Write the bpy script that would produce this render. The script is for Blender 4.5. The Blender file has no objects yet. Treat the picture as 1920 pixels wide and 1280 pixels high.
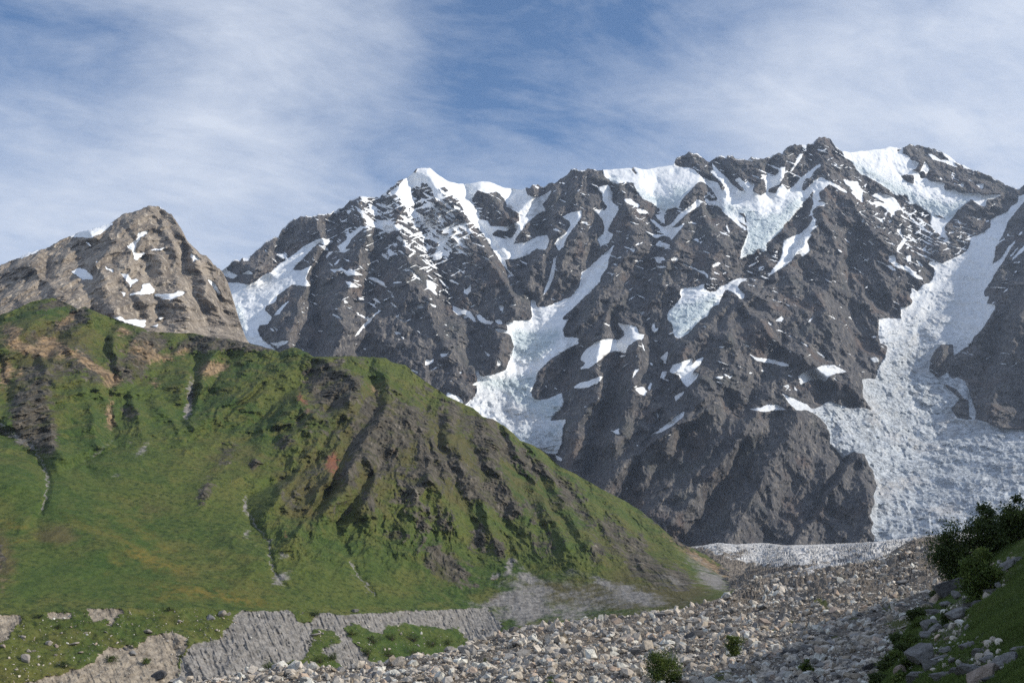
import bpy, bmesh, math, random
import numpy as np
from mathutils import Vector, Matrix

# ------------------------------------------------------------------ camera, sky, sun, exposure
scene = bpy.context.scene
F = 2059.0                                   # focal length in photo pixels (1920 wide)
PITCH = math.atan(460.0 / F)                 # horizon line sits at photo row 1100
cam_data = bpy.data.cameras.new("camera")
cam_data.sensor_fit = 'HORIZONTAL'
cam_data.angle_x = 2 * math.atan(960.0 / F)
cam_data.clip_start = 0.5
cam_data.clip_end = 60000.0
cam = bpy.data.objects.new("camera", cam_data)
cam.location = (0, 0, 0)
cam.rotation_euler = (math.radians(90) + PITCH, 0, 0)
scene.collection.objects.link(cam)
scene.camera = cam

SUN_EL = math.radians(29.5)
SUN_AZ = math.radians(-6.0)                   # 0 = exactly from the right, + = from behind the peaks
SUN_DIR = Vector((math.cos(SUN_EL) * math.cos(SUN_AZ), math.cos(SUN_EL) * math.sin(SUN_AZ), math.sin(SUN_EL)))
sun_data = bpy.data.lights.new("sun", 'SUN')
sun_data.energy = 5.0
sun_data.angle = math.radians(0.5)
sun_data.color = (1.0, 0.92, 0.79)
sun = bpy.data.objects.new("sun", sun_data)
sun.rotation_euler = (-SUN_DIR).to_track_quat('-Z', 'Y').to_euler()
sun.location = (400, 0, 900)
scene.collection.objects.link(sun)

scene.view_settings.view_transform = 'Standard'
scene.view_settings.look = 'None'
scene.view_settings.gamma = 1.0
scene.view_settings.use_curve_mapping = False
scene.view_settings.exposure = 0.0
scene.cycles.max_bounces = 6
scene.cycles.diffuse_bounces = 3
scene.cycles.volume_bounces = 0
scene.cycles.use_denoising = False

world = bpy.data.worlds.new("World")
scene.world = world
world.use_nodes = True
wt = world.node_tree
wt.nodes.clear()


def N(tree, kind, **kw):
    n = tree.nodes.new(kind)
    for k, v in kw.items():
        if k == 'inp':
            for kk, vv in v.items():
                n.inputs[kk].default_value = vv
        else:
            setattr(n, k, v)
    return n


def L(tree, a, b):
    tree.links.new(a, b)


def math_node(tree, op, a, b=None, clamp=False):
    n = tree.nodes.new('ShaderNodeMath')
    n.operation = op
    n.use_clamp = clamp
    for i, x in enumerate((a, b)):
        if x is None:
            continue
        if isinstance(x, (int, float)):
            n.inputs[i].default_value = x
        else:
            tree.links.new(x, n.inputs[i])
    return n.outputs[0]


def remap(tree, x, a, b, c=0.0, d=1.0, smooth=True):
    n = tree.nodes.new('ShaderNodeMapRange')
    n.interpolation_type = 'SMOOTHSTEP' if smooth else 'LINEAR'
    n.inputs['From Min'].default_value = a
    n.inputs['From Max'].default_value = b
    n.inputs['To Min'].default_value = c
    n.inputs['To Max'].default_value = d
    tree.links.new(x, n.inputs['Value'])
    return n.outputs['Result']


def mixc(tree, fac, a, b):
    n = tree.nodes.new('ShaderNodeMix')
    n.data_type = 'RGBA'
    for sock, x in ((n.inputs[0], fac), (n.inputs[6], a), (n.inputs[7], b)):
        if isinstance(x, (int, float)):
            sock.default_value = x
        elif isinstance(x, tuple):
            sock.default_value = (x[0], x[1], x[2], 1.0)
        else:
            tree.links.new(x, sock)
    return n.outputs[2]


def noise(tree, vec, scale, detail=4.0, rough=0.55, dist=0.0):
    n = tree.nodes.new('ShaderNodeTexNoise')
    n.inputs['Scale'].default_value = scale
    n.inputs['Detail'].default_value = detail
    n.inputs['Roughness'].default_value = rough
    n.inputs['Distortion'].default_value = dist
    if vec is not None:
        tree.links.new(vec, n.inputs['Vector'])
    return n.outputs['Fac']


def mapping(tree, vec, scale=(1, 1, 1), rot=(0, 0, 0), loc=(0, 0, 0)):
    n = tree.nodes.new('ShaderNodeMapping')
    n.inputs['Scale'].default_value = scale
    n.inputs['Rotation'].default_value = rot
    n.inputs['Location'].default_value = loc
    tree.links.new(vec, n.inputs['Vector'])
    return n.outputs['Vector']


def raydir(u, v):
    yu = (640.0 - v) / F
    d = Vector(((u - 960.0) / F, math.cos(PITCH) - yu * math.sin(PITCH), math.sin(PITCH) + yu * math.cos(PITCH)))
    return d.normalized()


SKY_STRENGTH = 0.15
CLOUD_RADIANCE = 5.7
sky = N(wt, 'ShaderNodeTexSky', sky_type='NISHITA', sun_disc=False)
sky.sun_elevation = SUN_EL
sky.sun_rotation = math.radians(90) - SUN_AZ
sky.altitude = 2400.0
sky.air_density = 1.0
sky.dust_density = 0.15
sky.ozone_density = 2.0
tc = N(wt, 'ShaderNodeTexCoord')
sep = N(wt, 'ShaderNodeSeparateXYZ')
L(wt, tc.outputs['Generated'], sep.inputs[0])
zz = math_node(wt, 'ADD', math_node(wt, 'MAXIMUM', sep.outputs[2], 0.0), 0.22)
comb = N(wt, 'ShaderNodeCombineXYZ')
L(wt, math_node(wt, 'DIVIDE', sep.outputs[0], zz), comb.inputs[0])
L(wt, math_node(wt, 'DIVIDE', sep.outputs[1], zz), comb.inputs[1])
pl = comb.outputs[0]                              # the high cloud sheet seen from below
pw = mapping(wt, pl, (1.0, 1.0, 1.0), (0, 0, math.radians(-28)))
n_big = noise(wt, mapping(wt, pw, (1.5, 2.4, 1), loc=(3.1, 0.4, 0)), 1.0, 8, 0.60, 0.5)
n_fib = noise(wt, mapping(wt, pw, (2.6, 4.6, 1), loc=(0.3, 2.0, 0)), 1.5, 10, 0.66, 0.45)
n_rip = noise(wt, mapping(wt, pl, (7.0, 11.0, 1), (0, 0, 0.5)), 1.8, 9, 0.72, 0.3)
cl = math_node(wt, 'ADD', math_node(wt, 'MULTIPLY', n_big, 0.70), math_node(wt, 'MULTIPLY', n_fib, 0.75))
cl = math_node(wt, 'ADD', cl, math_node(wt, 'MULTIPLY', n_rip, 0.26))
# banks of cloud and clear windows at their places in the sky: (u, v, radius deg, amount)
for (u, v, rad, amt) in (
        (430, 60, 6.0, 0.12), (330, 190, 5.0, 0.06), (200, 250, 8.0, 0.05), (620, 290, 6.0, 0.05), (60, 400, 7.0, 0.06),
        (860, 110, 9.0, -0.12), (1080, 40, 7.0, -0.05), (20, 70, 4.5, -0.20), (150, 10, 3.0, -0.10), (1000, 190, 4.0, -0.08),
        (1330, 270, 4.0, 0.08), (1060, 310, 3.2, 0.08), (1520, 245, 2.6, 0.08), (1700, 80, 8.0, 0.10), (1900, 250, 7.0, 0.16),
        (1380, 200, 4.0, -0.06), (560, 400, 4.0, -0.04), (1620, 250, 2.0, -0.08)):
    c = raydir(u, v)
    dp = N(wt, 'ShaderNodeVectorMath', operation='DOT_PRODUCT')
    L(wt, tc.outputs['Generated'], dp.inputs[0])
    dp.inputs[1].default_value = c
    blob = remap(wt, dp.outputs['Value'], math.cos(math.radians(rad * 2.1)), 1.0, 0.0, amt)
    cl = math_node(wt, 'ADD', cl, blob)
cloud = remap(wt, cl, 0.56, 1.25, 0.04, 0.92, smooth=False)
low = remap(wt, sep.outputs[2], 0.16, 0.42, 0.22, 0.0)
cloud = math_node(wt, 'ADD', cloud, low, clamp=True)
bg = N(wt, 'ShaderNodeBackground')
bg.inputs['Strength'].default_value = SKY_STRENGTH
hsv = N(wt, 'ShaderNodeHueSaturation')
hsv.inputs['Saturation'].default_value = 1.22
hsv.inputs['Value'].default_value = 0.95
L(wt, sky.outputs[0], hsv.inputs['Color'])
skyc = mixc(wt, cloud, hsv.outputs[0], (CLOUD_RADIANCE * 0.90, CLOUD_RADIANCE * 0.97, CLOUD_RADIANCE * 1.10))
L(wt, skyc, bg.inputs['Color'])
wo = N(wt, 'ShaderNodeOutputWorld')
L(wt, bg.outputs[0], wo.inputs['Surface'])

# ------------------------------------------------------------------ numpy helpers
rng = np.random.default_rng(7)
random.seed(7)
CP, SP = math.cos(PITCH), math.sin(PITCH)


def project(u, v, Y):
    """World point at horizontal depth Y on the sight line through photo pixel (u, v)."""
    yu = (640.0 - v) / F
    dy = CP - yu * SP
    dz = SP + yu * CP
    s = Y / dy
    return np.stack([(u - 960.0) / F * s, Y + 0 * u, dz * s], -1)


_perm = {}


def perlin(x, y, seed=0):
    if seed not in _perm:
        r = np.random.default_rng(seed + 1000)
        p = r.permutation(256)
        a = r.random(256) * 2 * np.pi
        _perm[seed] = (np.concatenate([p, p]), np.cos(a).astype(np.float32), np.sin(a).astype(np.float32))
    p, gx, gy = _perm[seed]
    xf0 = np.floor(x); yf0 = np.floor(y)
    xi = xf0.astype(np.int64) & 255; yi = yf0.astype(np.int64) & 255
    xf = (x - xf0).astype(np.float32); yf = (y - yf0).astype(np.float32)
    xs = xf * xf * xf * (xf * (xf * 6 - 15) + 10)
    ys = yf * yf * yf * (yf * (yf * 6 - 15) + 10)
    x1 = (xi + 1) & 255
    y1 = (yi + 1) & 255
    h00 = p[p[xi] + yi]; h10 = p[p[x1] + yi]; h01 = p[p[xi] + y1]; h11 = p[p[x1] + y1]
    a = gx[h00] * xf + gy[h00] * yf
    b = gx[h10] * (xf - 1) + gy[h10] * yf
    c = gx[h01] * xf + gy[h01] * (yf - 1)
    d = gx[h11] * (xf - 1) + gy[h11] * (yf - 1)
    ab = a + xs * (b - a)
    cd = c + xs * (d - c)
    return (ab + ys * (cd - ab)) * 1.5


def fbm(x, y, octs=5, seed=0, gain=0.5, lac=2.07):
    s = 0; a = 1.0; f = 1.0; t = 0
    for i in range(octs):
        s = s + a * perlin(x * f + 13.7 * i, y * f - 7.3 * i, seed + i)
        t += a; a *= gain; f *= lac
    return s / t


def ridged(x, y, octs=5, seed=0, gain=0.55, lac=2.1):
    s = 0; a = 1.0; f = 1.0; t = 0; w = 1.0
    for i in range(octs):
        r = 1.0 - np.abs(perlin(x * f + 5.1 * i, y * f + 9.9 * i, seed + i)) * 1.3
        r = np.clip(r, 0, 1) ** 2
        s = s + a * r * w
        w = np.clip(r * 1.4, 0.25, 1)
        t += a; a *= gain; f *= lac
    return s / t


class TPS:
    """smooth log-depth surface through control points (u, v, depth)"""
    def __init__(self, pts, lam=1e-4):
        p = np.array(pts, float)
        self.x = p[:, :2] / 1000.0
        y = np.log(p[:, 2])
        n = len(p)
        d = np.linalg.norm(self.x[:, None] - self.x[None], axis=-1)
        K = self.k(d) + lam * np.eye(n)
        P = np.concatenate([np.ones((n, 1)), self.x], 1)
        A = np.block([[K, P], [P.T, np.zeros((3, 3))]])
        self.w = np.linalg.solve(A, np.concatenate([y, np.zeros(3)]))

    @staticmethod
    def k(d):
        return np.where(d > 1e-9, d * d * np.log(np.maximum(d, 1e-9)), 0)

    def __call__(self, u, v):
        x = u / 1000.0; y = v / 1000.0
        n = len(self.x)
        s = self.w[n] + self.w[n + 1] * x + self.w[n + 2] * y
        for i in range(n):
            d2 = (x - self.x[i, 0]) ** 2 + (y - self.x[i, 1]) ** 2
            s = s + self.w[i] * 0.5 * d2 * np.log(np.maximum(d2, 1e-12))
        return np.exp(s)


# photo-plane rasters used to lay out where snow, ice, rock and soil lie on the slopes
IU0, IV0, IW, IH = -120, 180, 2360, 1140


def blank():
    return np.zeros((IH, IW), np.float32)


def parse(s):
    return np.array([[float(c) for c in q.split(',')] for q in s.split()])


def fill(img, pts, val=1.0):
    u0, v0 = np.floor(pts.min(0) - 1).astype(int); u1, v1 = np.ceil(pts.max(0) + 1).astype(int)
    u0 = max(u0, IU0); v0 = max(v0, IV0); u1 = min(u1, IU0 + IW - 1); v1 = min(v1, IV0 + IH - 1)
    if u1 <= u0 or v1 <= v0:
        return
    uu, vv = np.meshgrid(np.arange(u0, u1 + 1), np.arange(v0, v1 + 1))
    ins = np.zeros(uu.shape, bool)
    n = len(pts)
    for i in range(n):
        x1, y1 = pts[i]; x2, y2 = pts[(i + 1) % n]
        if y1 == y2:
            continue
        c = ((y1 > vv) != (y2 > vv)) & (uu < (x2 - x1) * (vv - y1) / (y2 - y1) + x1)
        ins ^= c
    sub = img[v0 - IV0:v1 - IV0 + 1, u0 - IU0:u1 - IU0 + 1]
    sub[ins] = val


def polys(img, ox, oy, s, text, val=1.0):
    for line in text.strip().split('\n'):
        line = line.strip()
        if line:
            fill(img, parse(line) / s + np.array([ox, oy]), val)


def blur(img, r, it=2):
    for _ in range(it):
        for ax in (0, 1):
            pad = [(0, 0), (0, 0)]; pad[ax] = (r + 1, r)
            c = np.cumsum(np.pad(img, pad, mode='edge'), axis=ax, dtype=np.float64)
            n = img.shape[ax]
            hi = np.take(c, np.arange(2 * r + 1, 2 * r + 1 + n), axis=ax)
            lo = np.take(c, np.arange(0, n), axis=ax)
            img = ((hi - lo) / (2 * r + 1)).astype(np.float32)
    return img


def sample(img, u, v, step=1.0):
    x = np.clip((u - IU0) / step, 0, img.shape[1] - 1.001)
    y = np.clip((v - IV0) / step, 0, img.shape[0] - 1.001)
    xi = x.astype(int); yi = y.astype(int)
    fx = x - xi; fy = y - yi
    return (img[yi, xi] * (1 - fx) * (1 - fy) + img[yi, xi + 1] * fx * (1 - fy)
            + img[yi + 1, xi] * (1 - fx) * fy + img[yi + 1, xi + 1] * fx * fy)


def dist_lines(lines, step):
    uu, vv = np.meshgrid(np.arange(IU0, IU0 + IW, step, dtype=np.float32), np.arange(IV0, IV0 + IH, step, dtype=np.float32))
    best = np.full(uu.shape, 1e9, np.float32)
    for ln in lines:
        p = parse(ln)
        for i in range(len(p) - 1):
            ax, ay = p[i]; bx, by = p[i + 1]
            dx, dy = bx - ax, by - ay
            t = np.clip(((uu - ax) * dx + (vv - ay) * dy) / (dx * dx + dy * dy + 1e-6), 0, 1)
            best = np.minimum(best, (uu - ax - t * dx) ** 2 + (vv - ay - t * dy) ** 2)
    return np.sqrt(best)


def roof(ridges, valleys, step=3):
    """1 on ridge lines, 0 on valley lines, creased like a roof between"""
    a = dist_lines(ridges, step); b = dist_lines(valleys, step)
    return (b / (a + b + 1e-3)).astype(np.float32)


def blobs(text):
    """sum of soft ellipses: u,v,ru,rv,amount,angle"""
    img = blank()
    for q in text.split():
        u, v, ru, rv, am, an = [float(c) for c in q.split(',')]
        R = max(ru, rv) * 2.2
        x0 = int(max(0, u - R - IU0)); x1 = int(min(IW, u + R - IU0)); y0 = int(max(0, v - R - IV0)); y1 = int(min(IH, v + R - IV0))
        if x1 <= x0 or y1 <= y0:
            continue
        xx, yy = np.meshgrid(np.arange(x0, x1) + IU0 - u, np.arange(y0, y1) + IV0 - v)
        c, s = math.cos(math.radians(an)), math.sin(math.radians(an))
        a = (xx * c + yy * s) / ru; b = (-xx * s + yy * c) / rv
        img[y0:y1, x0:x1] += am * np.exp(-(a * a + b * b))
    return img


def strokes(lines, width):
    d = dist_lines(lines, 2)
    m = np.clip(1.2 - d / width, 0, 1).astype(np.float32)
    return m


def curve(text):
    p = parse(text)
    return lambda u: np.interp(u, p[:, 0], p[:, 1])


def facet(x, y, seed=0):
    """plane facets: random heights on a triangle lattice joined by flat faces"""
    r = np.random.default_rng(seed + 5000)
    tab = r.uniform(-1, 1, 4096).astype(np.float32)
    s = (x + y) * 0.36602540378
    xs = x + s; ys = y + s
    i = np.floor(xs).astype(np.int64); j = np.floor(ys).astype(np.int64)
    fx = (xs - i).astype(np.float32); fy = (ys - j).astype(np.float32)

    def val(a, b):
        return tab[(a * 73856093 ^ b * 19349663) & 4095]
    v00 = val(i, j); v11 = val(i + 1, j + 1)
    hi = fx > fy
    vm = np.where(hi, val(i + 1, j), val(i, j + 1))
    big = np.where(hi, fx, fy); sm = np.where(hi, fy, fx)
    return v00 * (1 - big) + vm * (big - sm) + v11 * sm


def facets(x, y, sizes, amps, seed=0, wx=None, wy=None):
    out = 0
    for k, (s, a) in enumerate(zip(sizes, amps)):
        t = 0.5 + 1.1 * k
        c, n = math.cos(t), math.sin(t)
        xx = x if wx is None else x + wx * (0.35 * s)
        yy = y if wy is None else y + wy * (0.35 * s)
        out = out + a * facet((xx * c - yy * n) / s + 17 * k, (xx * n + yy * c) / s - 9 * k, seed + k)
    return out


def furrows(U, V, deg, across, along, octs, seed, warp=None):
    """sharp ribs and gullies running down the slope at an angle (0 = straight down, + = towards the right)"""
    a = math.radians(deg)
    x = U * math.cos(a) - V * math.sin(a)
    y = U * math.sin(a) + V * math.cos(a)
    if warp is not None:
        x = x + warp
    return ridged(x / across, y / along, octs, seed, 0.6)


def smooth01(x, a, b):
    t = np.clip((x - a) / (b - a), 0, 1)
    return t * t * (3 - 2 * t)


# ------------------------------------------------------------------ object helpers
def link(o):
    scene.collection.objects.link(o)
    return o


def tag(o, label=None, cat=None, group=None, kind=None):
    if label: o['label'] = label
    if cat: o['category'] = cat
    if group: o['group'] = group
    if kind: o['kind'] = kind
    return o


def mesh_from(name, V, quads=None, tris=None, attrs=None, smooth=True):
    me = bpy.data.meshes.new(name)
    V = np.asarray(V, np.float32)
    parts, starts, base = [], [], 0
    if quads is not None and len(quads):
        parts.append(np.asarray(quads, np.int32).ravel()); starts.append(base + 4 * np.arange(len(quads))); base += 4 * len(quads)
    if tris is not None and len(tris):
        parts.append(np.asarray(tris, np.int32).ravel()); starts.append(base + 3 * np.arange(len(tris))); base += 3 * len(tris)
    loops = np.concatenate(parts); st = np.concatenate(starts).astype(np.int32)
    me.vertices.add(len(V)); me.vertices.foreach_set('co', V.ravel())
    me.loops.add(len(loops)); me.loops.foreach_set('vertex_index', loops)
    me.polygons.add(len(st)); me.polygons.foreach_set('loop_start', st)
    me.update(calc_edges=True)
    me.polygons.foreach_set('use_smooth', np.full(len(st), smooth, bool))
    for k, a in (attrs or {}).items():
        a = np.asarray(a, np.float32)
        if a.ndim == 1:
            at = me.attributes.new(k, 'FLOAT', 'POINT'); at.data.foreach_set('value', a)
        else:
            at = me.attributes.new(k, 'FLOAT_COLOR', 'POINT')
            at.data.foreach_set('color', np.concatenate([a, np.ones((len(a), 1), np.float32)], 1).ravel())
    return me


def sheet(name, P, mat, attrs=None, parts=None):
    """grid of points (rows, cols, 3) to one or more terrain objects; parts = [(name, face mask)]"""
    R, C = P.shape[:2]
    idx = np.arange(R * C).reshape(R, C)
    q = np.stack([idx[:-1, :-1], idx[1:, :-1], idx[1:, 1:], idx[:-1, 1:]], -1)
    V = P.reshape(-1, 3)
    out = []
    for pn, pm in (parts or [(name, np.ones((R - 1, C - 1), bool))]):
        f = q[pm]
        if not len(f):
            continue
        used, inv = np.unique(f, return_inverse=True)
        me = mesh_from(pn, V[used], quads=inv.reshape(-1, 4), attrs={k: a.reshape(-1)[used] for k, a in (attrs or {}).items()})
        me.materials.append(mat)
        out.append(link(bpy.data.objects.new(pn, me)))
    return out


def grid_uv(u0, u1, nu, top, bottom, nv):
    u = np.linspace(u0, u1, nu)
    t = np.linspace(0, 1, nv)
    U = np.broadcast_to(u, (nv, nu)).copy()
    tp = top(u); bt = bottom(u)
    Vv = tp[None] + t[:, None] * (bt - tp)[None]
    return U, Vv


def add_back(P, drop, away, rows=10):
    """the far side of a mountain: carries on behind the skyline and falls away"""
    k = np.linspace(1, 0, rows, endpoint=False)[:, None]
    top = P[0][None]
    back = np.repeat(top, rows, 0).copy()
    back[..., 1] += k * away + 25 * k * np.abs(perlin(top[..., 0] / 180 + 5 * k, k * 4 + 0 * top[..., 0], 91))
    back[..., 2] -= (k ** 1.1) * drop * (0.9 + 0.25 * perlin(top[..., 0] / 220, k * 3 + 0 * top[..., 0], 92))
    return np.concatenate([back, P], 0), rows


def ext(a, rows):
    return np.concatenate([np.repeat(a[:1], rows, 0), a], 0)


def new_mat(name):
    m = bpy.data.materials.new(name)
    m.use_nodes = True
    t = m.node_tree
    t.nodes.clear()
    out = N(t, 'ShaderNodeOutputMaterial')
    b = N(t, 'ShaderNodeBsdfPrincipled')
    b.inputs['Roughness'].default_value = 0.9
    b.inputs['Specular IOR Level'].default_value = 0.2
    L(t, b.outputs[0], out.inputs['Surface'])
    return m, t, b


def attr(t, name):
    n = N(t, 'ShaderNodeAttribute', attribute_name=name)
    return n.outputs['Fac']


def position(t):
    return N(t, 'ShaderNodeNewGeometry').outputs['Position']


def bump(t, height, strength, dist, bsdf=None, prev=None):
    n = N(t, 'ShaderNodeBump')
    n.inputs['Strength'].default_value = strength
    n.inputs['Distance'].default_value = dist
    L(t, height, n.inputs['Height'])
    if prev is not None:
        L(t, prev, n.inputs['Normal'])
    if bsdf is not None:
        L(t, n.outputs[0], bsdf.inputs['Normal'])
    return n.outputs[0]


# ------------------------------------------------------------------ materials
def mountain_material():
    m, t, b = new_mat("rock_snow_and_ice")
    pos = position(t)
    big = noise(t, pos, 1 / 420, 3, 0.5)
    med = noise(t, mapping(t, pos, (1, 1, 0.55), (0, 0.5, 0)), 1 / 70, 6, 0.62, 0.5)
    fine = noise(t, mapping(t, pos, (1, 1, 0.4), (0, 0.75, 0)), 1 / 15, 5, 0.65, 0.3)
    rock = mixc(t, remap(t, med, 0.32, 0.70), (0.056, 0.057, 0.063), (0.122, 0.116, 0.114))
    rock = mixc(t, remap(t, fine, 0.51, 0.72), rock, (0.285, 0.258, 0.228))
    rock = mixc(t, remap(t, fine, 0.46, 0.31, 0, 0.85), rock, (0.022, 0.023, 0.028))
    tint = noise(t, pos, 1 / 160, 3, 0.5)
    rock = mixc(t, remap(t, tint, 0.55, 0.72, 0, 0.5), rock, (0.135, 0.095, 0.075))
    rock = mixc(t, remap(t, tint, 0.45, 0.30, 0, 0.45), rock, (0.075, 0.082, 0.075))
    warm = attr(t, 'warm')
    wr = mixc(t, remap(t, med, 0.33, 0.68), (0.145, 0.123, 0.102), (0.33, 0.285, 0.235))
    wr = mixc(t, remap(t, fine, 0.50, 0.72), wr, (0.50, 0.445, 0.37))
    wr = mixc(t, remap(t, fine, 0.42, 0.27, 0, 0.8), wr, (0.055, 0.050, 0.048))
    rock = mixc(t, warm, rock, wr)
    sn_n = noise(t, pos, 1 / 22, 5, 0.6)
    snow = math_node(t, 'ADD', attr(t, 'snow'), math_node(t, 'MULTIPLY', math_node(t, 'SUBTRACT', sn_n, 0.5), 0.30))
    snow = remap(t, snow, 0.44, 0.56)
    streak = noise(t, mapping(t, pos, (1, 1, 0.25), (0, -0.35, 0)), 1 / 24, 6, 0.66)
    white = mixc(t, remap(t, streak, 0.42, 0.70, 0, 0.7), (0.86, 0.88, 0.90), (0.58, 0.63, 0.69))
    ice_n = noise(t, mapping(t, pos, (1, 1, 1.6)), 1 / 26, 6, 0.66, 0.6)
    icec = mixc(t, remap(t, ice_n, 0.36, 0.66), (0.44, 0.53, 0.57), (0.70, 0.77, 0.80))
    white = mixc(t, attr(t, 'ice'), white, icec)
    dn = noise(t, mapping(t, pos, (1, 1, 1.7), (0, 0.25, 0)), 1 / 42, 9, 0.74, 2.2)
    dirtc = mixc(t, remap(t, dn, 0.40, 0.60), (0.215, 0.240, 0.268), (0.58, 0.625, 0.67))
    flow = noise(t, mapping(t, pos, (1, 1, 0.22), (0, 0.55, 0)), 1 / 60, 6, 0.62, 0.8)
    dirtc = mixc(t, remap(t, flow, 0.56, 0.72, 0, 0.75), dirtc, (0.74, 0.76, 0.78))
    dirtc = mixc(t, remap(t, flow, 0.44, 0.32, 0, 0.6), dirtc, (0.17, 0.185, 0.205))
    dirtc = mixc(t, remap(t, noise(t, pos, 1 / 190, 4, 0.6), 0.50, 0.72, 0, 0.45), dirtc, (0.50, 0.46, 0.42))
    white = mixc(t, attr(t, 'dirt'), white, dirtc)
    col = mixc(t, snow, rock, white)
    L(t, col, b.inputs['Base Color'])
    L(t, remap(t, snow, 0, 1, 0.95, 0.6), b.inputs['Roughness'])
    h = math_node(t, 'ADD', math_node(t, 'MULTIPLY', fine, 1.0), math_node(t, 'MULTIPLY', noise(t, pos, 1 / 6, 3, 0.6), 0.35))
    rough = math_node(t, 'MAXIMUM', math_node(t, 'SUBTRACT', 1.0, snow), math_node(t, 'MULTIPLY', math_node(t, 'MAXIMUM', attr(t, 'dirt'), attr(t, 'ice')), 0.9))
    hh = math_node(t, 'MULTIPLY', h, math_node(t, 'ADD', math_node(t, 'MULTIPLY', rough, 0.93), 0.07))
    bump(t, hh, 1.0, 10.0, b)
    return m


def hill_material():
    m, t, b = new_mat("alpine_meadow")
    pos = position(t)
    big = noise(t, pos, 1 / 160, 4, 0.55, 0.4)
    med = noise(t, pos, 1 / 26, 6, 0.62, 0.5)
    fine = noise(t, pos, 1 / 4.0, 5, 0.68)
    g = mixc(t, remap(t, big, 0.36, 0.62), (0.042, 0.076, 0.016), (0.086, 0.104, 0.024))
    g = mixc(t, remap(t, med, 0.42, 0.66, 0, 0.8), g, (0.118, 0.116, 0.032))
    tus = noise(t, mapping(t, pos, (1, 1, 1.8)), 1 / 9, 6, 0.72, 0.8)
    g = mixc(t, remap(t, tus, 0.47, 0.36, 0, 0.7), g, (0.020, 0.038, 0.010))
    g = mixc(t, remap(t, tus, 0.56, 0.68, 0, 0.55), g, (0.130, 0.150, 0.045))
    g = mixc(t, remap(t, fine, 0.52, 0.34, 0, 0.8), g, (0.012, 0.026, 0.007))
    g = mixc(t, remap(t, fine, 0.54, 0.70, 0, 0.7), g, (0.115, 0.135, 0.042))
    g = mixc(t, math_node(t, 'MULTIPLY', attr(t, 'lush'), 0.6), g, mixc(t, fine, (0.026, 0.058, 0.012), (0.062, 0.112, 0.022)))
    dryc = mixc(t, fine, (0.055, 0.050, 0.020), (0.120, 0.100, 0.045))
    g = mixc(t, remap(t, math_node(t, 'ADD', attr(t, 'dry'), math_node(t, 'MULTIPLY', math_node(t, 'SUBTRACT', med, 0.5), 0.9)), 0.25, 0.75, 0, 0.85), g, dryc)
    yn = noise(t, pos, 1 / 7, 4, 0.7)
    g = mixc(t, math_node(t, 'MULTIPLY', attr(t, 'yellow'), remap(t, yn, 0.35, 0.6)), g, (0.150, 0.120, 0.026))
    rn = noise(t, mapping(t, pos, (1, 1, 0.45)), 1 / 9, 6, 0.68, 0.4)
    rockc = mixc(t, remap(t, rn, 0.34, 0.66), (0.030, 0.028, 0.022), (0.120, 0.106, 0.084))
    rockc = mixc(t, remap(t, rn, 0.62, 0.74), rockc, (0.30, 0.27, 0.235))
    rockc = mixc(t, remap(t, med, 0.50, 0.66, 0, 0.8), rockc, (0.060, 0.066, 0.020))
    soilc = mixc(t, remap(t, rn, 0.38, 0.62), (0.085, 0.060, 0.036), (0.300, 0.215, 0.130))
    redc = mixc(t, rn, (0.085, 0.038, 0.024), (0.26, 0.12, 0.075))
    greyc = mixc(t, remap(t, fine, 0.34, 0.66), (0.125, 0.119, 0.112), (0.275, 0.262, 0.246))
    pebbles = noise(t, pos, 1 / 1.6, 3, 0.75)
    greyc = mixc(t, remap(t, pebbles, 0.60, 0.72, 0, 0.8), greyc, (0.42, 0.40, 0.37))
    tanc = mixc(t, remap(t, fine, 0.34, 0.66), (0.150, 0.128, 0.103), (0.330, 0.288, 0.232))
    tanc = mixc(t, remap(t, pebbles, 0.60, 0.72, 0, 0.8), tanc, (0.52, 0.48, 0.42))
    edge = math_node(t, 'MULTIPLY', math_node(t, 'SUBTRACT', noise(t, pos, 1 / 14, 9, 0.74), 0.5), 2.0)

    def over(base, name, c, a=0.40, bb=0.60):
        f = remap(t, math_node(t, 'ADD', attr(t, name), edge), a, bb)
        return mixc(t, f, base, c)
    g = mixc(t, 0.02, g, (0.012, 0.014, 0.006))
    c = over(g, 'rock', rockc)
    c = over(c, 'soil', soilc, 0.30, 0.80)
    c = over(c, 'red', redc, 0.30, 0.90)
    c = over(c, 'grey', greyc, 0.25, 0.85)
    c = over(c, 'tan', tanc)
    L(t, c, b.inputs['Base Color'])
    h = math_node(t, 'ADD', math_node(t, 'MULTIPLY', fine, 0.5), math_node(t, 'MULTIPLY', rn, 0.9))
    bump(t, h, 0.8, 2.2, b)
    return m


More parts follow.
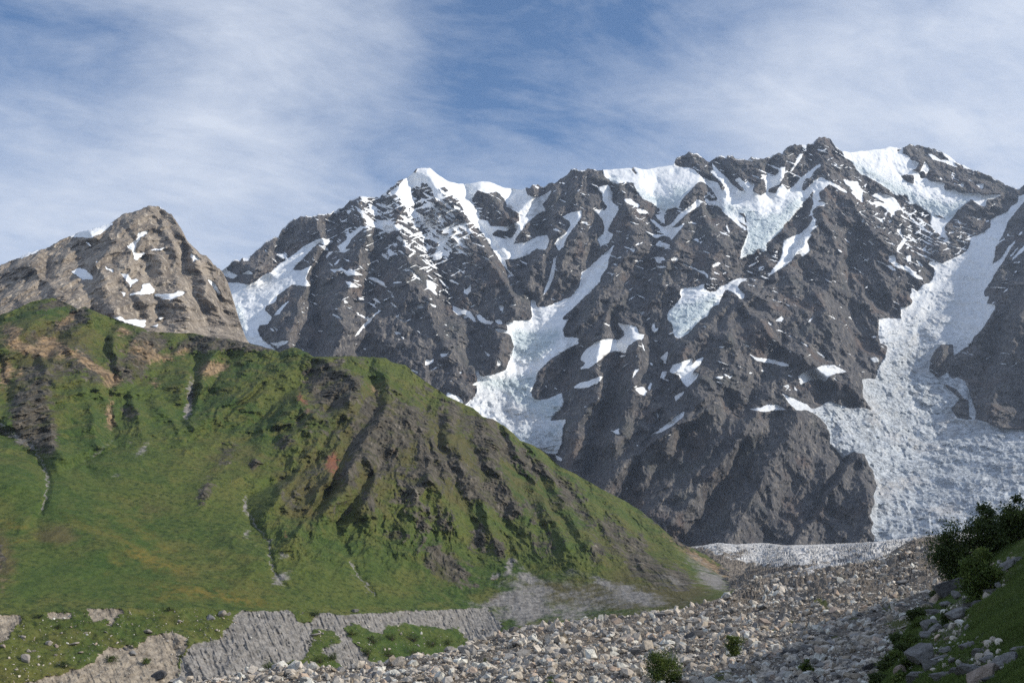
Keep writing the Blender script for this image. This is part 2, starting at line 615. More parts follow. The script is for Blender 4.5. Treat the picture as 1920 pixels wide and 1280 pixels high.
def moraine_material():
    m, t, b = new_mat("moraine_rubble")
    pos = position(t)
    n1 = noise(t, pos, 1 / 1.1, 6, 0.7)
    n2 = noise(t, pos, 1 / 22, 4, 0.6)
    vor = N(t, 'ShaderNodeTexVoronoi', feature='F1')
    vor.inputs['Scale'].default_value = 0.9
    L(t, pos, vor.inputs['Vector'])
    c = mixc(t, remap(t, n1, 0.36, 0.64), (0.055, 0.047, 0.039), (0.235, 0.200, 0.160))
    c = mixc(t, remap(t, n2, 0.52, 0.72, 0, 0.5), c, (0.21, 0.165, 0.115))
    sepc = N(t, 'ShaderNodeSeparateColor')
    L(t, vor.outputs['Color'], sepc.inputs[0])
    c = mixc(t, remap(t, sepc.outputs[0], 0.3, 0.9, 0, 0.4), c, (0.30, 0.27, 0.24))
    gn = math_node(t, 'ADD', attr(t, 'grass'), math_node(t, 'MULTIPLY', math_node(t, 'SUBTRACT', noise(t, pos, 1 / 3.0, 5, 0.7), 0.5), 1.2))
    c = mixc(t, remap(t, gn, 0.40, 0.62), c, mixc(t, n1, (0.05, 0.070, 0.015), (0.15, 0.15, 0.045)))
    L(t, c, b.inputs['Base Color'])
    hh = math_node(t, 'SUBTRACT', math_node(t, 'MULTIPLY', n1, 1.2), math_node(t, 'MULTIPLY', vor.outputs['Distance'], 0.8))
    bump(t, hh, 1.0, 0.8, b)
    return m


def tongue_material():
    m, t, b = new_mat("debris_covered_ice")
    pos = position(t)
    n1 = noise(t, mapping(t, pos, (1, 0.35, 1.4), (0, 0, 0.35)), 1 / 14, 7, 0.7, 0.8)
    n2 = noise(t, pos, 1 / 60, 4, 0.6)
    ice = mixc(t, remap(t, noise(t, pos, 1 / 5, 5, 0.7), 0.35, 0.65), (0.34, 0.34, 0.34), (0.80, 0.79, 0.77))
    crev = noise(t, mapping(t, pos, (1, 0.4, 1), (0, 0, 0.9)), 1 / 16, 6, 0.66, 1.0)
    ice = mixc(t, remap(t, crev, 0.47, 0.36, 0, 0.85), ice, (0.16, 0.16, 0.165))
    deb = mixc(t, remap(t, noise(t, pos, 1 / 3.5, 6, 0.72), 0.32, 0.68), (0.075, 0.068, 0.060), (0.34, 0.295, 0.245))
    f = remap(t, math_node(t, 'ADD', attr(t, 'debris'), math_node(t, 'MULTIPLY', math_node(t, 'SUBTRACT', n1, 0.5), 2.0)), 0.38, 0.62)
    L(t, mixc(t, f, ice, deb), b.inputs['Base Color'])
    bump(t, noise(t, pos, 1 / 4.0, 6, 0.7), 1.0, 3.0, b)
    return m


def bank_material():
    m, t, b = new_mat("shaded_turf")
    pos = position(t)
    n1 = noise(t, pos, 1 / 0.35, 6, 0.7)
    n2 = noise(t, pos, 1 / 5.0, 4, 0.6)
    c = mixc(t, remap(t, n2, 0.35, 0.65), (0.070, 0.115, 0.030), (0.135, 0.150, 0.050))
    c = mixc(t, remap(t, n1, 0.55, 0.30, 0, 0.7), c, (0.014, 0.020, 0.008))
    gn = math_node(t, 'ADD', attr(t, 'stony'), math_node(t, 'MULTIPLY', math_node(t, 'SUBTRACT', noise(t, pos, 1 / 1.6, 5, 0.7), 0.5), 1.2))
    c = mixc(t, remap(t, gn, 0.45, 0.60), c, mixc(t, n1, (0.09, 0.08, 0.07), (0.28, 0.25, 0.22)))
    L(t, c, b.inputs['Base Color'])
    bump(t, n1, 0.9, 0.25, b)
    return m


def boulder_material(name, dark, mid, light):
    m, t, b = new_mat(name)
    tco = N(t, 'ShaderNodeTexCoord').outputs['Object']
    info = N(t, 'ShaderNodeObjectInfo')
    off = N(t, 'ShaderNodeVectorMath', operation='ADD')
    L(t, tco, off.inputs[0])
    sc = N(t, 'ShaderNodeVectorMath', operation='SCALE')
    L(t, info.outputs['Location'], sc.inputs[0]); sc.inputs['Scale'].default_value = 0.37
    L(t, sc.outputs[0], off.inputs[1])
    v = off.outputs[0]
    n1 = noise(t, v, 2.2, 7, 0.68, 0.3)
    n2 = noise(t, v, 11.0, 5, 0.7)
    c = mixc(t, remap(t, n1, 0.35, 0.65), dark, mid)
    c = mixc(t, remap(t, n2, 0.48, 0.74), c, light)
    c = mixc(t, remap(t, n2, 0.40, 0.25, 0, 0.6), c, tuple(0.45 * x for x in dark))
    c = mixc(t, remap(t, info.outputs['Random'], 0.0, 1.0, 0.0, 0.35, False), c, dark)
    L(t, c, b.inputs['Base Color'])
    bump(t, math_node(t, 'ADD', n1, math_node(t, 'MULTIPLY', n2, 0.4)), 0.8, 0.12, b)
    return m


def rubble_material():
    """loose stones too many to count: each stone has its own tint"""
    m, t, b = new_mat("loose_stones")
    col = N(t, 'ShaderNodeAttribute', attribute_name='tint').outputs['Color']
    pos = position(t)
    n1 = noise(t, pos, 1 / 0.5, 5, 0.7)
    c = mixc(t, remap(t, n1, 0.58, 0.34, 0, 0.55), col, (0.070, 0.064, 0.058))
    L(t, c, b.inputs['Base Color'])
    bump(t, n1, 0.7, 0.2, b)
    return m


def leaf_material(name, a, c, light):
    m, t, b = new_mat(name)
    col = N(t, 'ShaderNodeAttribute', attribute_name='tint').outputs['Fac']
    cc = mixc(t, col, a, c)
    cc = mixc(t, remap(t, col, 0.75, 1.0), cc, light)
    L(t, cc, b.inputs['Base Color'])
    b.inputs['Roughness'].default_value = 0.6
    tr = N(t, 'ShaderNodeBsdfTranslucent')
    L(t, cc, tr.inputs['Color'])
    mx = N(t, 'ShaderNodeMixShader')
    mx.inputs[0].default_value = 0.35
    L(t, b.outputs[0], mx.inputs[1]); L(t, tr.outputs[0], mx.inputs[2])
    out = [n for n in t.nodes if n.type == 'OUTPUT_MATERIAL'][0]
    L(t, mx.outputs[0], out.inputs['Surface'])
    return m


def bark_material():
    m, t, b = new_mat("bark")
    n1 = noise(t, position(t), 9.0, 5, 0.6)
    L(t, mixc(t, n1, (0.05, 0.035, 0.025), (0.16, 0.12, 0.09)), b.inputs['Base Color'])
    bump(t, n1, 0.6, 0.03, b)
    return m


M_MOUNT = mountain_material()
M_HILL = hill_material()
M_MORAINE = moraine_material()
M_TONGUE = tongue_material()
M_BANK = bank_material()
M_PALE = boulder_material("pale_granite", (0.22, 0.195, 0.170), (0.36, 0.325, 0.285), (0.54, 0.50, 0.46))
M_GREY = boulder_material("grey_gneiss", (0.125, 0.122, 0.118), (0.235, 0.230, 0.222), (0.38, 0.37, 0.36))
M_PINK = boulder_material("pinkish_granite", (0.22, 0.175, 0.145), (0.36, 0.295, 0.25), (0.50, 0.44, 0.385))
M_DARK = boulder_material("dark_gneiss", (0.045, 0.045, 0.048), (0.110, 0.108, 0.108), (0.21, 0.20, 0.19))
M_RUBBLE = rubble_material()
M_LEAF = leaf_material("shrub_leaves", (0.045, 0.075, 0.018), (0.150, 0.200, 0.048), (0.28, 0.31, 0.090))
M_LEAFDARK = leaf_material("dark_shrub_leaves", (0.030, 0.050, 0.017), (0.110, 0.145, 0.042), (0.20, 0.235, 0.070))
M_LEAFLIGHT = leaf_material("light_shrub_leaves", (0.035, 0.055, 0.012), (0.120, 0.150, 0.030), (0.24, 0.25, 0.05))
M_GRASS = leaf_material("grass_blades", (0.065, 0.105, 0.026), (0.165, 0.215, 0.058), (0.300, 0.280, 0.110))
M_BARK = bark_material()
# ------------------------------------------------------------------ the great rock and ice face
SNOW = blank()
GLAC = blank()      # 1 left hanging glacier, 2 middle glacier, 3 right icefall, 4.. hanging ice
ICE = blank()
DIRT = blank()

# --- snow patches, laid out region by region (origin and zoom of the tracing first)
polys(SNOW, 0, 340, 3, """
1510,910 1600,895 1635,895 1600,920 1560,930
1530,755 1590,690 1645,655 1600,700 1570,745
1235,505 1260,498 1340,530 1310,550 1250,535
1340,525 1400,500 1435,520 1390,525
1370,445 1415,435 1400,455 1370,460
1545,415 1600,405 1620,440 1580,435
1480,380 1520,400 1490,402
1680,212 1740,262 1722,255
""")
polys(SNOW, 560, 240, 3, """
680,235 740,228 800,280 840,310 880,320 900,370 890,400 850,360 820,330 790,340 830,390 780,410 760,380 750,345 715,300 690,310 690,340 660,330 630,350 640,390 650,430 610,460 590,440 570,400 545,375 500,385 545,340 600,300 660,260
880,320 960,318 1030,302 1090,320 1180,345 1270,350 1285,375 1340,390 1385,375 1430,350 1400,400 1370,430 1390,465 1340,490 1280,540 1230,610 1210,655 1290,640 1340,610 1400,600 1410,640 1390,690 1340,680 1290,720 1220,740 1160,740 1180,790 1220,830 1200,830 1150,770 1110,710 1060,630 1010,560 960,520 930,480 910,430 895,380
""")
polys(SNOW, 560, 240, 3, """
975,400 1010,350 1060,370 1110,360 1160,400 1180,440 1240,480 1245,520 1200,540 1180,555 1140,555 1080,550 1070,520 1020,510 1015,480 985,450
1085,600 1120,570 1160,580 1200,555 1225,575 1200,620 1150,622
1280,375 1330,318 1380,345 1375,382 1330,390
""", 0.0)
polys(SNOW, 560, 240, 3, """
1480,500 1520,480 1600,455 1590,500 1550,560 1510,610 1490,670 1460,700 1440,650 1460,620 1500,590 1530,550 1520,520
1460,690 1446,760 1440,830 1408,900 1362,960 1390,890 1420,810 1432,740 1405,715 1440,735
1690,330 1740,320 1765,370 1760,420 1800,455 1770,510 1740,580 1775,600 1740,650 1700,660 1690,700 1700,640 1670,630 1720,590 1715,540 1735,510 1690,490 1650,455 1720,465 1745,430 1720,390 1690,350
1710,245 1800,235 1870,228 1935,240 1935,345 1880,310 1830,300 1760,300
""")
polys(SNOW, 840, 600, 3, """
0,400 60,425 95,465 70,465 20,440
745,210 770,170 830,125 880,105 960,110 990,90 985,60 950,15 1060,35 1075,75 1105,80 1100,100 1050,120 1010,150 1000,185 940,175 900,185 850,230 800,270 740,275 780,240 750,225
1080,70 1112,170 1100,172
700,380 740,350 780,345 850,318 875,320 840,355 780,378
1045,385 1095,370 1120,400 1110,425 1080,415
1240,290 1260,250 1340,225 1380,215 1370,250 1400,225 1445,205 1420,250 1370,295 1415,295 1400,330 1350,380 1320,350 1300,310
1270,425 1345,390 1320,420 1280,460
1120,675 1150,635 1200,605 1270,555 1330,505 1330,540 1270,590 1210,625 1160,640
1190,680 1230,650 1300,612 1260,645
1250,518 1300,490 1270,515
875,605 930,625 960,610 965,640 1000,655 940,640
1510,148 1560,140 1550,155
1690,195 1760,215 1840,225 1920,250 1920,265 1840,250 1740,230
1490,320 1560,315 1530,335
1750,265 1800,290 1770,290
1685,288 1735,295 1700,302
1670,495 1760,490 1790,475 1850,475 1915,508 1840,508 1780,515
1172,495 1192,540 1180,555
1190,210 1240,170 1222,250 1208,225
1205,285 1235,285 1215,330 1190,330
1032,340 1050,280 1080,270 1060,300
1120,380 1135,350 1148,355 1130,402
1130,235 1150,240 1152,265
1045,705 1080,695 1070,710
1000,940 1025,933 1005,955
760,485 787,475 775,490
885,300 907,288 890,300
605,760 640,775 645,795 615,790
""")
polys(SNOW, 1120, 270, 6, """
60,320 200,295 370,270 450,282 560,285 680,270 760,245 850,215 870,250 930,265 1040,270 1100,290 1130,325 1190,385 1240,400 1300,430 1350,440 1400,510 1480,520 1430,470 1340,390 1300,350 1270,310 1310,310 1290,220 1340,270 1400,330 1470,400 1530,460 1600,520 1700,550 1600,470 1540,400 1600,370 1640,420 1760,430 1770,460 1750,530 1840,580 1910,540 1960,560 1960,850 1850,830 1780,800 1720,740 1700,690 1640,720 1580,780 1660,830 1650,860 1700,930 1650,900 1500,800 1390,720 1340,700 1230,660 1210,640 1220,600 1260,640 1330,640 1355,625 1300,540 1240,470 1170,420 1130,440 1085,490 1000,570 940,660 910,720 850,720 780,740 750,800 770,900 720,880 640,800 715,790 690,740 600,660 500,610 450,540 400,440 350,435 280,440 170,460 165,430 110,380 70,340
770,930 830,900 920,790 1000,720 1060,680 1130,620 1190,640 1150,700 1080,740 1000,790 930,860 870,920 820,950 900,940 1000,870 960,940 880,1030 840,1090 780,1020 740,1000 640,900 580,840 640,860 720,920
290,620 370,610 430,660 480,700 450,720 400,690 330,660
430,730 510,740 580,780 540,800 480,790
660,1150 740,1110 820,1140 790,1170 700,1165
0,480 80,500 150,480 150,560 170,660 230,700 230,750 190,760 150,880 110,1000 180,1010 130,1110 60,1080 40,1180 0,1090 60,1030 80,930 60,860 20,790 0,770 110,760 150,740 60,650 60,570 20,520
350,1180 430,1170 410,1230 370,1200
1440,860 1480,960 1505,1030 1460,980
1400,725 1480,780 1690,960 1660,975 1500,845 1400,752
""")
polys(SNOW, 1120, 270, 6, """
370,300 400,295 445,340 425,352
1050,265 1130,255 1110,290 1050,285
""", 0.0)
polys(SNOW, 1360, 240, 6, """
0,590 60,640 130,690 240,730 180,660 100,575 170,590 210,600 320,660 310,710 400,760 470,730 460,660 430,560 380,510 530,540 590,510 600,540 560,650 490,680 500,720 580,730 580,700 640,620 690,700 740,680 830,590 950,480 1000,440 1070,400 1090,420 1020,470 970,540 890,600 860,680 890,700 960,640 1030,580 1090,550 1170,590 1250,630 1380,720 1380,740 1290,700 1170,625 1120,680 1050,730 1070,800 1010,840 1080,820 1140,840 1120,880 1050,870 980,930 980,990 1030,1030 1010,1090 1070,1080 1000,1130 940,1190 980,1170 930,1260 900,1278 750,1278 800,1220 900,1140 960,1080 990,1020 960,980 960,930 990,850 970,790 1000,700 960,740 880,840 850,900 760,990 720,1040 660,1090 630,1150 540,1240 520,1278 250,1278 260,1180 240,1100 230,1000 210,960 100,960 0,950
600,460 690,430 670,500 650,560 600,640 560,660 600,560
720,510 770,420 830,300 870,290 900,260 830,205 780,195 860,185 940,178 900,250 860,330 800,420 760,480
1240,235 1330,270 1390,290 1500,285 1650,260 1840,225 1935,215 1935,760 1860,700 1760,640 1650,580 1560,520 1500,500 1430,390 1360,350 1300,300
1320,570 1400,600 1500,600 1490,660 1550,700 1530,760 1560,830 1540,850 1470,790 1420,730 1460,710 1390,660 1340,620
1610,850 1690,840 1700,870 1780,870 1900,930 1920,960 1900,990 1830,930 1750,880
1640,760 1700,740 1800,790 1900,850 1920,880 1850,860 1750,820
1850,1000 1870,950 1910,1080 1890,1010
1460,960 1520,958 1510,980 1470,982
1500,1040 1580,1018 1560,1042
60,390 130,440 100,442
1010,240 1080,240 1160,290 1100,272
""")
polys(SNOW, 1600, 250, 6, """
0,230 80,225 200,200 380,170 400,190 390,300 420,280 430,220 490,240 570,190 560,240 620,260 640,300 740,330 700,400 660,410 740,440 760,410 800,310 850,380 870,390 830,460 750,510 830,510 880,540 1040,560 1020,600 1040,660 1080,650 1140,630 1180,670 1300,680 1420,670 1440,700 1530,700 1620,690 1680,680 1600,740 1500,760 1480,830 1420,820 1330,750 1290,780 1180,850 1130,930 1080,980 960,920 870,920 800,850 700,800 640,800 600,700 540,670 460,690 380,600 280,550 190,490 80,460 40,380 0,350
870,920 1080,980 1020,1060 1050,1150 1100,1220 1050,1200 900,1090 860,1010
1940,680 1860,700 1840,780 1770,820 1730,880 1640,920 1540,980 1540,1060 1450,1110 1350,1160 1180,1210 1330,1200 1310,1278 1600,1278 1680,1150 1740,1000 1850,850 1940,740
0,560 60,580 70,630 110,650 100,720 110,770 60,750 0,690
170,790 250,760 330,790 420,790 500,840 510,870 420,890 340,830 230,800
230,680 310,670 400,700 470,730 540,840 600,890 680,960 800,1060 900,1150 850,1120 700,1010 600,910 500,830 420,770 330,740
480,1075 560,1060 530,1090 550,1150 600,1190 720,1210 780,1160 760,1200 700,1220 600,1210 540,1278 510,1278 560,1190 500,1110
820,230 900,250 980,300 1100,330 1200,410 1150,390 1000,330 900,300
1280,420 1400,450 1480,490 1540,490 1400,470
1080,560 1140,550 1200,570 1250,540 1240,620 1180,580
1380,570 1480,560 1450,640 1410,600
690,150 850,145 1000,215 1150,320 1300,410 1500,485 1720,590 1700,597 1480,500 1280,425 1100,330 960,230 840,165 700,165
""")
polys(SNOW, 1600, 250, 6, """
530,490 600,460 690,470 690,570 600,550
740,440 800,420 830,500 770,515
""", 0.0)
polys(SNOW, 1220, 440, 6, """
40,240 150,250 180,290 130,290 110,330 70,310
230,270 280,235 320,260 300,290 380,320 430,345 540,390 600,400 650,460 640,500 610,440 540,410 420,360 300,300 230,295
40,350 240,365 100,382
610,545 600,600 660,650 740,640 770,590 850,560 900,520 1000,490 1110,490 1070,520 1020,540 980,590 1060,660 1060,710 1010,720 950,660 870,620 830,640 790,720 765,785 700,800 650,870 640,910 560,950 500,1030 420,1110 340,1170 280,1160 250,1090 240,1000 190,950 200,880 270,800 350,700 325,660 340,610 400,590 500,580
1500,60 1650,0 1790,0 1760,80 1790,180 1720,250 1690,220 1640,220 1540,330 1400,430 1310,480 1390,380 1450,280 1480,200
1050,110 1090,-10 1410,-10 1360,60 1300,110 1310,190 1240,200 1200,160 1160,230 1080,240 1000,290 1020,180
700,330 760,310 800,330 750,360 700,372
1390,980 1480,900 1500,940 1480,980 1440,972
1300,980 1380,1000 1350,1030
1110,900 1180,920 1150,926
1340,768 1490,800 1420,798
10,1020 40,990 50,1060 100,1030 50,1110 10,1080
750,1255 840,1250 800,1275
1500,720 1530,700 1510,750
0,20 90,0 200,0 220,30 130,15 60,50
80,90 150,90 230,120 200,155 100,140
""")
polys(SNOW, 1600, 430, 6, """
1520,0 1690,0 1660,100 1600,200 1590,310 1560,400 1650,320 1760,180 1850,90 1800,180 1720,290 1650,420 1580,520 1540,600 1470,700 1480,760 1540,740 1500,840 1560,840 1610,850 1590,900 1520,1020 1440,1140 1340,1230 1330,1290 300,1290 280,1180 290,1090 400,1090 500,1050 570,1050 540,960 540,880 610,870 670,820 640,760 650,650 720,700 780,620 860,610 910,520 910,430 830,380 880,350 990,380 1080,340 1200,290 1290,240 1330,110 1400,60
1940,170 1800,300 1700,450 1740,390 1850,290 1940,230
1940,10 1850,90 1870,40
1740,300 1820,230 1900,140 1850,220 1770,310
400,300 470,280 480,340 500,400 560,420 590,410 650,460 720,510 810,570 740,560 650,520 560,450 490,430 440,380 400,360
350,400 420,400 490,470 440,460
600,300 660,300 650,360 610,370
560,110 600,120 540,220 500,260 490,220
690,340 740,350 800,410 750,400
""")
polys(SNOW, 1280, 600, 3, """
1105,-10 1105,60 1120,130 1150,150 1130,220 1110,250 1090,330 1010,330 1015,430 1070,500 980,490 940,500 820,455 760,490 730,500 700,470 600,430 545,400 600,470 640,510 700,505 760,540 800,580 830,640 830,690 860,730 900,780 960,740 1020,750 1050,820 1072,850 1080,880 1092,925 1085,960 1070,985 1078,1020 1062,1060 1048,1100 1070,1140 1056,1180 1080,1220 1070,1300 2500,1300 2500,600 1920,615 1850,610 1780,610 1700,570 1650,560 1600,560 1540,550 1510,500 1560,440 1500,390 1440,330 1390,290 1390,230 1420,160 1490,105 1520,140 1520,200 1600,150 1660,60 1720,-10
1440,330 1490,295 1520,330 1550,320 1590,345 1610,400 1650,520 1640,560 1610,540 1610,450 1580,440 1540,390 1460,350
650,320 690,290 750,265 800,250 850,250 925,290 860,300 800,330 720,340 660,365
570,365 600,360 605,380
620,360 650,400 630,395
1055,215 1085,205 1110,235 1075,240
1060,265 1110,285 1080,280
780,335 830,320 800,345
""")
polys(SNOW, 600, 340, 6, """
0,630 60,670 140,660 150,680 90,710 40,690
0,720 60,730 100,770 50,780
60,850 100,790 230,790 190,735 240,700 290,660 310,620 350,580 400,540 440,510 530,490 470,540 400,600 340,650 330,700 280,760 380,745 280,800 130,800 80,870
160,930 200,890 330,810 250,870 180,945
280,600 320,590 300,640
290,340 370,320 330,370 340,400
440,200 520,190 620,200 540,210 530,240 600,270 680,310 600,310 560,300 540,250 470,220
400,310 470,330 530,380 620,450 760,440 800,440 820,480 900,500 910,550 800,570 750,590 690,540 620,520 560,490 500,400 440,350
1340,640 1480,630 1400,700 1390,830 1350,880 1270,890 1290,800 1330,740
1510,640 1580,670 1650,770 1600,750 1560,710
1510,510 1600,480 1680,490 1560,520 1540,600
100,970 160,990 250,980 300,1010 330,980 420,1020 500,1060 400,1050 310,1060 260,1010 190,1010 170,1040
530,1080 600,1075 720,1130 740,1170 810,1220 740,1190 650,1140 570,1110
270,1120 330,1120 460,1190 310,1190 330,1165
820,800 900,860 960,910 900,872
890,960 960,1000 1030,990 1100,1060 1200,1160 1100,1090 1020,1010 960,1020
930,930 1020,970 1000,978
820,1130 940,1120 930,1140 830,1155
810,980 890,1050 850,1035
1180,1010 1290,970 1260,1000 1200,1030
1200,1100 1270,1130 1290,1180 1330,1080 1300,1190 1280,1220 1330,1270 1300,1275 1200,1190
1330,1080 1400,1140 1490,1240 1420,1190 1350,1130
1550,1100 1610,1150 1640,1220 1690,1150 1750,1080 1700,1160 1700,1240 1650,1278 1610,1250 1620,1180
""")
polys(SNOW, 600, 500, 4.8, """
1200,350 1250,370 1300,390 1250,310 1310,380 1360,400 1410,490 1380,490 1310,430 1240,435 1200,400
1400,420 1450,430 1500,480 1570,490 1540,520 1480,510 1420,470
1570,480 1620,460 1650,510 1600,520
1560,550 1640,570 1680,600 1600,590
1660,490 1740,500 1730,590 1720,620 1690,570
1605,345 1650,340 1655,400 1620,395
1700,330 1800,345 1720,357
300,620 350,560 430,480 510,410 560,400 500,440 450,500 380,560 320,625
410,430 450,460 430,472
510,380 570,410 530,412
660,370 720,325 680,375
210,290 270,320 230,335
340,270 420,290 380,300 350,302
860,350 930,325 930,370 880,375
950,300 1050,350 1040,380
1110,510 1190,540 1130,532
715,620 770,635 760,655
670,590 700,600 690,607
370,715 425,745 400,752
440,745 497,713 460,745
1075,785 1130,780 1190,730 1140,800 1090,815
930,890 960,820 985,850 1030,815 1020,860
750,875 790,890 800,920
815,910 880,940 880,960 820,935
1130,960 1170,930 1150,962
1240,940 1280,930 1270,970
1395,920 1430,920 1430,970 1470,1000 1410,980
1130,1160 1150,1120 1240,1160 1310,1225 1220,1200
1590,900 1600,810 1640,870
850,200 880,200 870,240
""")
LG = """
1810,315 1870,335 1830,360 1790,345 1750,390 1700,440 1640,500 1700,500 1760,470 1730,520 1720,550 1750,590 1700,590 1640,580 1600,610 1560,640 1550,680 1500,700 1490,720 1530,760 1510,800 1460,810 1450,840 1480,890 1560,960 1480,932 1400,905 1370,880 1340,800 1290,720 1240,640 1180,572 1160,545 1200,555 1250,600 1280,570 1340,570 1400,580 1440,560 1480,530 1530,510 1580,460 1640,420 1700,370 1780,325
"""
polys(SNOW, 0, 340, 3, LG); polys(GLAC, 0, 340, 3, LG, 1)
MG1 = """
1195,1110 1260,1110 1290,1090 1310,1060 1300,1000 1300,965 1330,970 1340,1010 1400,1000 1460,975 1530,950 1580,890 1590,810 1640,780 1700,720 1750,680 1780,650 1750,720 1740,780 1700,830 1690,870 1640,920 1600,960 1540,1020 1490,1060 1480,1090 1520,1080 1490,1130 1500,1180 1580,1185 1560,1210 1480,1240 1420,1278 1420,1290 1195,1290 1215,1230 1195,1170 1110,1120 1180,1140
"""
MG2 = """
360,0 680,0 640,60 650,110 700,100 740,130 690,155 640,180 590,210 540,260 500,300 490,350 470,410 490,450 560,445 640,405 650,460 640,500 600,530 570,565 640,560 670,555 650,600 650,640 640,700 610,760 560,750 500,710 300,800 -100,500 60,480 100,470 150,430 165,370 130,370 165,345 150,290 160,270 185,320 240,310 320,280 350,210 390,150 360,110 380,60
"""
for img, val in ((SNOW, 1), (GLAC, 2)):
    polys(img, 560, 240, 3, MG1, val); polys(img, 840, 600, 3, MG2, val)
polys(GLAC, 1600, 430, 6, """
1520,0 1690,0 1660,100 1600,200 1590,310 1560,400 1540,600 1470,700 1480,760 1540,740 1500,840 1560,840 1610,850 1590,900 1520,1020 1440,1140 1340,1230 1330,1290 300,1290 280,1180 290,1090 400,1090 500,1050 570,1050 540,960 540,880 610,870 670,820 640,760 650,650 720,700 780,620 860,610 910,520 910,430 830,380 880,350 990,380 1080,340 1200,290 1290,240 1330,110 1400,60
""", 3)
polys(GLAC, 1280, 600, 3, """
1105,-10 1105,60 1120,130 1150,150 1130,220 1110,250 1090,330 1010,330 1015,430 1070,500 980,490 940,500 820,455 760,490 730,500 700,505 760,540 800,580 830,640 830,690 860,730 900,780 960,740 1020,750 1050,820 1072,850 1080,880 1092,925 1085,960 1070,985 1078,1020 1062,1060 1048,1100 1070,1140 1056,1180 1080,1220 1070,1300 2500,1300 2500,600 1920,615 1850,610 1780,610 1700,570 1650,560 1600,560 1540,550 1510,500 1560,440 1500,390 1440,330 1390,290 1390,230 1420,160 1490,105 1520,140 1520,200 1600,150 1660,60 1720,-10
""", 3)
polys(GLAC, 1220, 440, 6, """
610,545 600,600 660,650 740,640 770,590 850,560 900,520 1000,490 1110,490 1070,520 1020,540 980,590 1060,660 1060,710 1010,720 950,660 870,620 830,640 790,720 765,785 700,800 650,870 640,910 560,950 500,1030 420,1110 340,1170 280,1160 250,1090 240,1000 190,950 200,880 270,800 350,700 325,660 340,610 400,590 500,580
""", 4)
polys(GLAC, 1360, 240, 6, """
0,860 200,850 420,860 640,810 880,760 880,840 850,900 760,990 720,1040 660,1090 630,1150 540,1240 420,1380 250,1440 200,1480 250,1278 260,1180 240,1100 230,1000 210,960 100,960 -80,900
""", 5)
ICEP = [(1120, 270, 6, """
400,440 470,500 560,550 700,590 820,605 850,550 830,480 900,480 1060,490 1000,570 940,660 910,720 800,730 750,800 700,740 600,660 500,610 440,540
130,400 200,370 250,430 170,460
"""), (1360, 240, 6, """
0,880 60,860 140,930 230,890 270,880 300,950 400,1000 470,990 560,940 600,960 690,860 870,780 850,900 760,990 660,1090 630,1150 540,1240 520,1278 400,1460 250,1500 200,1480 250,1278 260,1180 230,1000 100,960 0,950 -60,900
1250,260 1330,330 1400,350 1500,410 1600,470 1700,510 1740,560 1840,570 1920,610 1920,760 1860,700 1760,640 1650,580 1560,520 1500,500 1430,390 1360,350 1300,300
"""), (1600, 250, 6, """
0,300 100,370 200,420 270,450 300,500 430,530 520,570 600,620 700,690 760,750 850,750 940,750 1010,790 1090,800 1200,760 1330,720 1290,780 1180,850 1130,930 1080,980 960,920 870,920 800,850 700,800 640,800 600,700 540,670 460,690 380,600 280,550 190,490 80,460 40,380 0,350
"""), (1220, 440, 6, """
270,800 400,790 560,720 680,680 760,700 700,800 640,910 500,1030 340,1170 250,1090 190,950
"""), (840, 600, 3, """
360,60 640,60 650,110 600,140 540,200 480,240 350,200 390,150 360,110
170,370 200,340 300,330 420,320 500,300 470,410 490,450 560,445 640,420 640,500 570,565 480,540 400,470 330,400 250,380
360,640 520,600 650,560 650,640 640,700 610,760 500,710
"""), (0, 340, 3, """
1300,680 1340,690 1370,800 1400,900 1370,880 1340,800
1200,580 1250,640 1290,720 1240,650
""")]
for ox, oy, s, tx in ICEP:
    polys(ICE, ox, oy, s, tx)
DIRT = blobs("1750,900,260,170,1.4,0 1900,900,200,220,1.2,0 1620,790,90,60,0.9,0 1700,690,90,70,0.55,-30 1740,600,80,50,0.35,-40 1800,540,70,50,0.3,-50 1000,800,70,40,0.55,20 940,760,50,25,0.45,30 1010,845,40,25,0.8,0")
DIRT = np.clip(DIRT, 0, 1)
SNOWB = blur(SNOW, 1, 1)
ICEB = blur(ICE, 2, 1)

RID = """
440,487 470,500 520,520
590,405 600,455 560,570 545,650
675,370 690,440 655,520 640,600 620,690
745,345 740,420 760,480 800,560 830,640 850,720
800,318 835,360 880,430 930,500 965,560 950,640 905,720
905,355 950,400 972,430
1000,350 975,400
1040,345 1050,430 1000,500 985,560
1095,318 1085,380 1080,440 1050,510
1120,325 1165,352 1190,420 1180,480 1120,560 1060,650
1312,345 1320,400 1350,450 1330,530
1312,345 1290,400 1260,480 1225,560
1290,290 1330,330 1370,360
1350,294 1400,350
1412,298 1430,340
1490,272 1460,330
1545,256 1555,330 1540,400 1490,480 1440,540 1385,575
1555,330 1620,420 1680,480 1730,540 1715,620 1660,680
1545,400 1575,480 1540,560 1560,680
1700,273 1760,330 1830,370 1900,360
1830,385 1790,440 1760,470
1375,550 1330,600 1290,650 1260,700
1375,550 1360,640 1350,700 1310,760 1250,830
1375,550 1450,640 1530,680 1610,740
1500,775 1450,860 1410,940 1360,1030
1420,770 1370,850 1300,930 1240,1010
1330,770 1220,830 1150,900 1100,960
1610,850 1560,920 1500,1000 1470,1060
1620,900 1640,980
1150,560 1120,640 1125,720 1080,820 1060,900
1200,640 1180,740 1150,830
1920,395 1870,540 1810,680 1790,770
1990,430 1900,640 1850,780
1765,640 1760,690
2080,500 2000,700 1960,790
"""
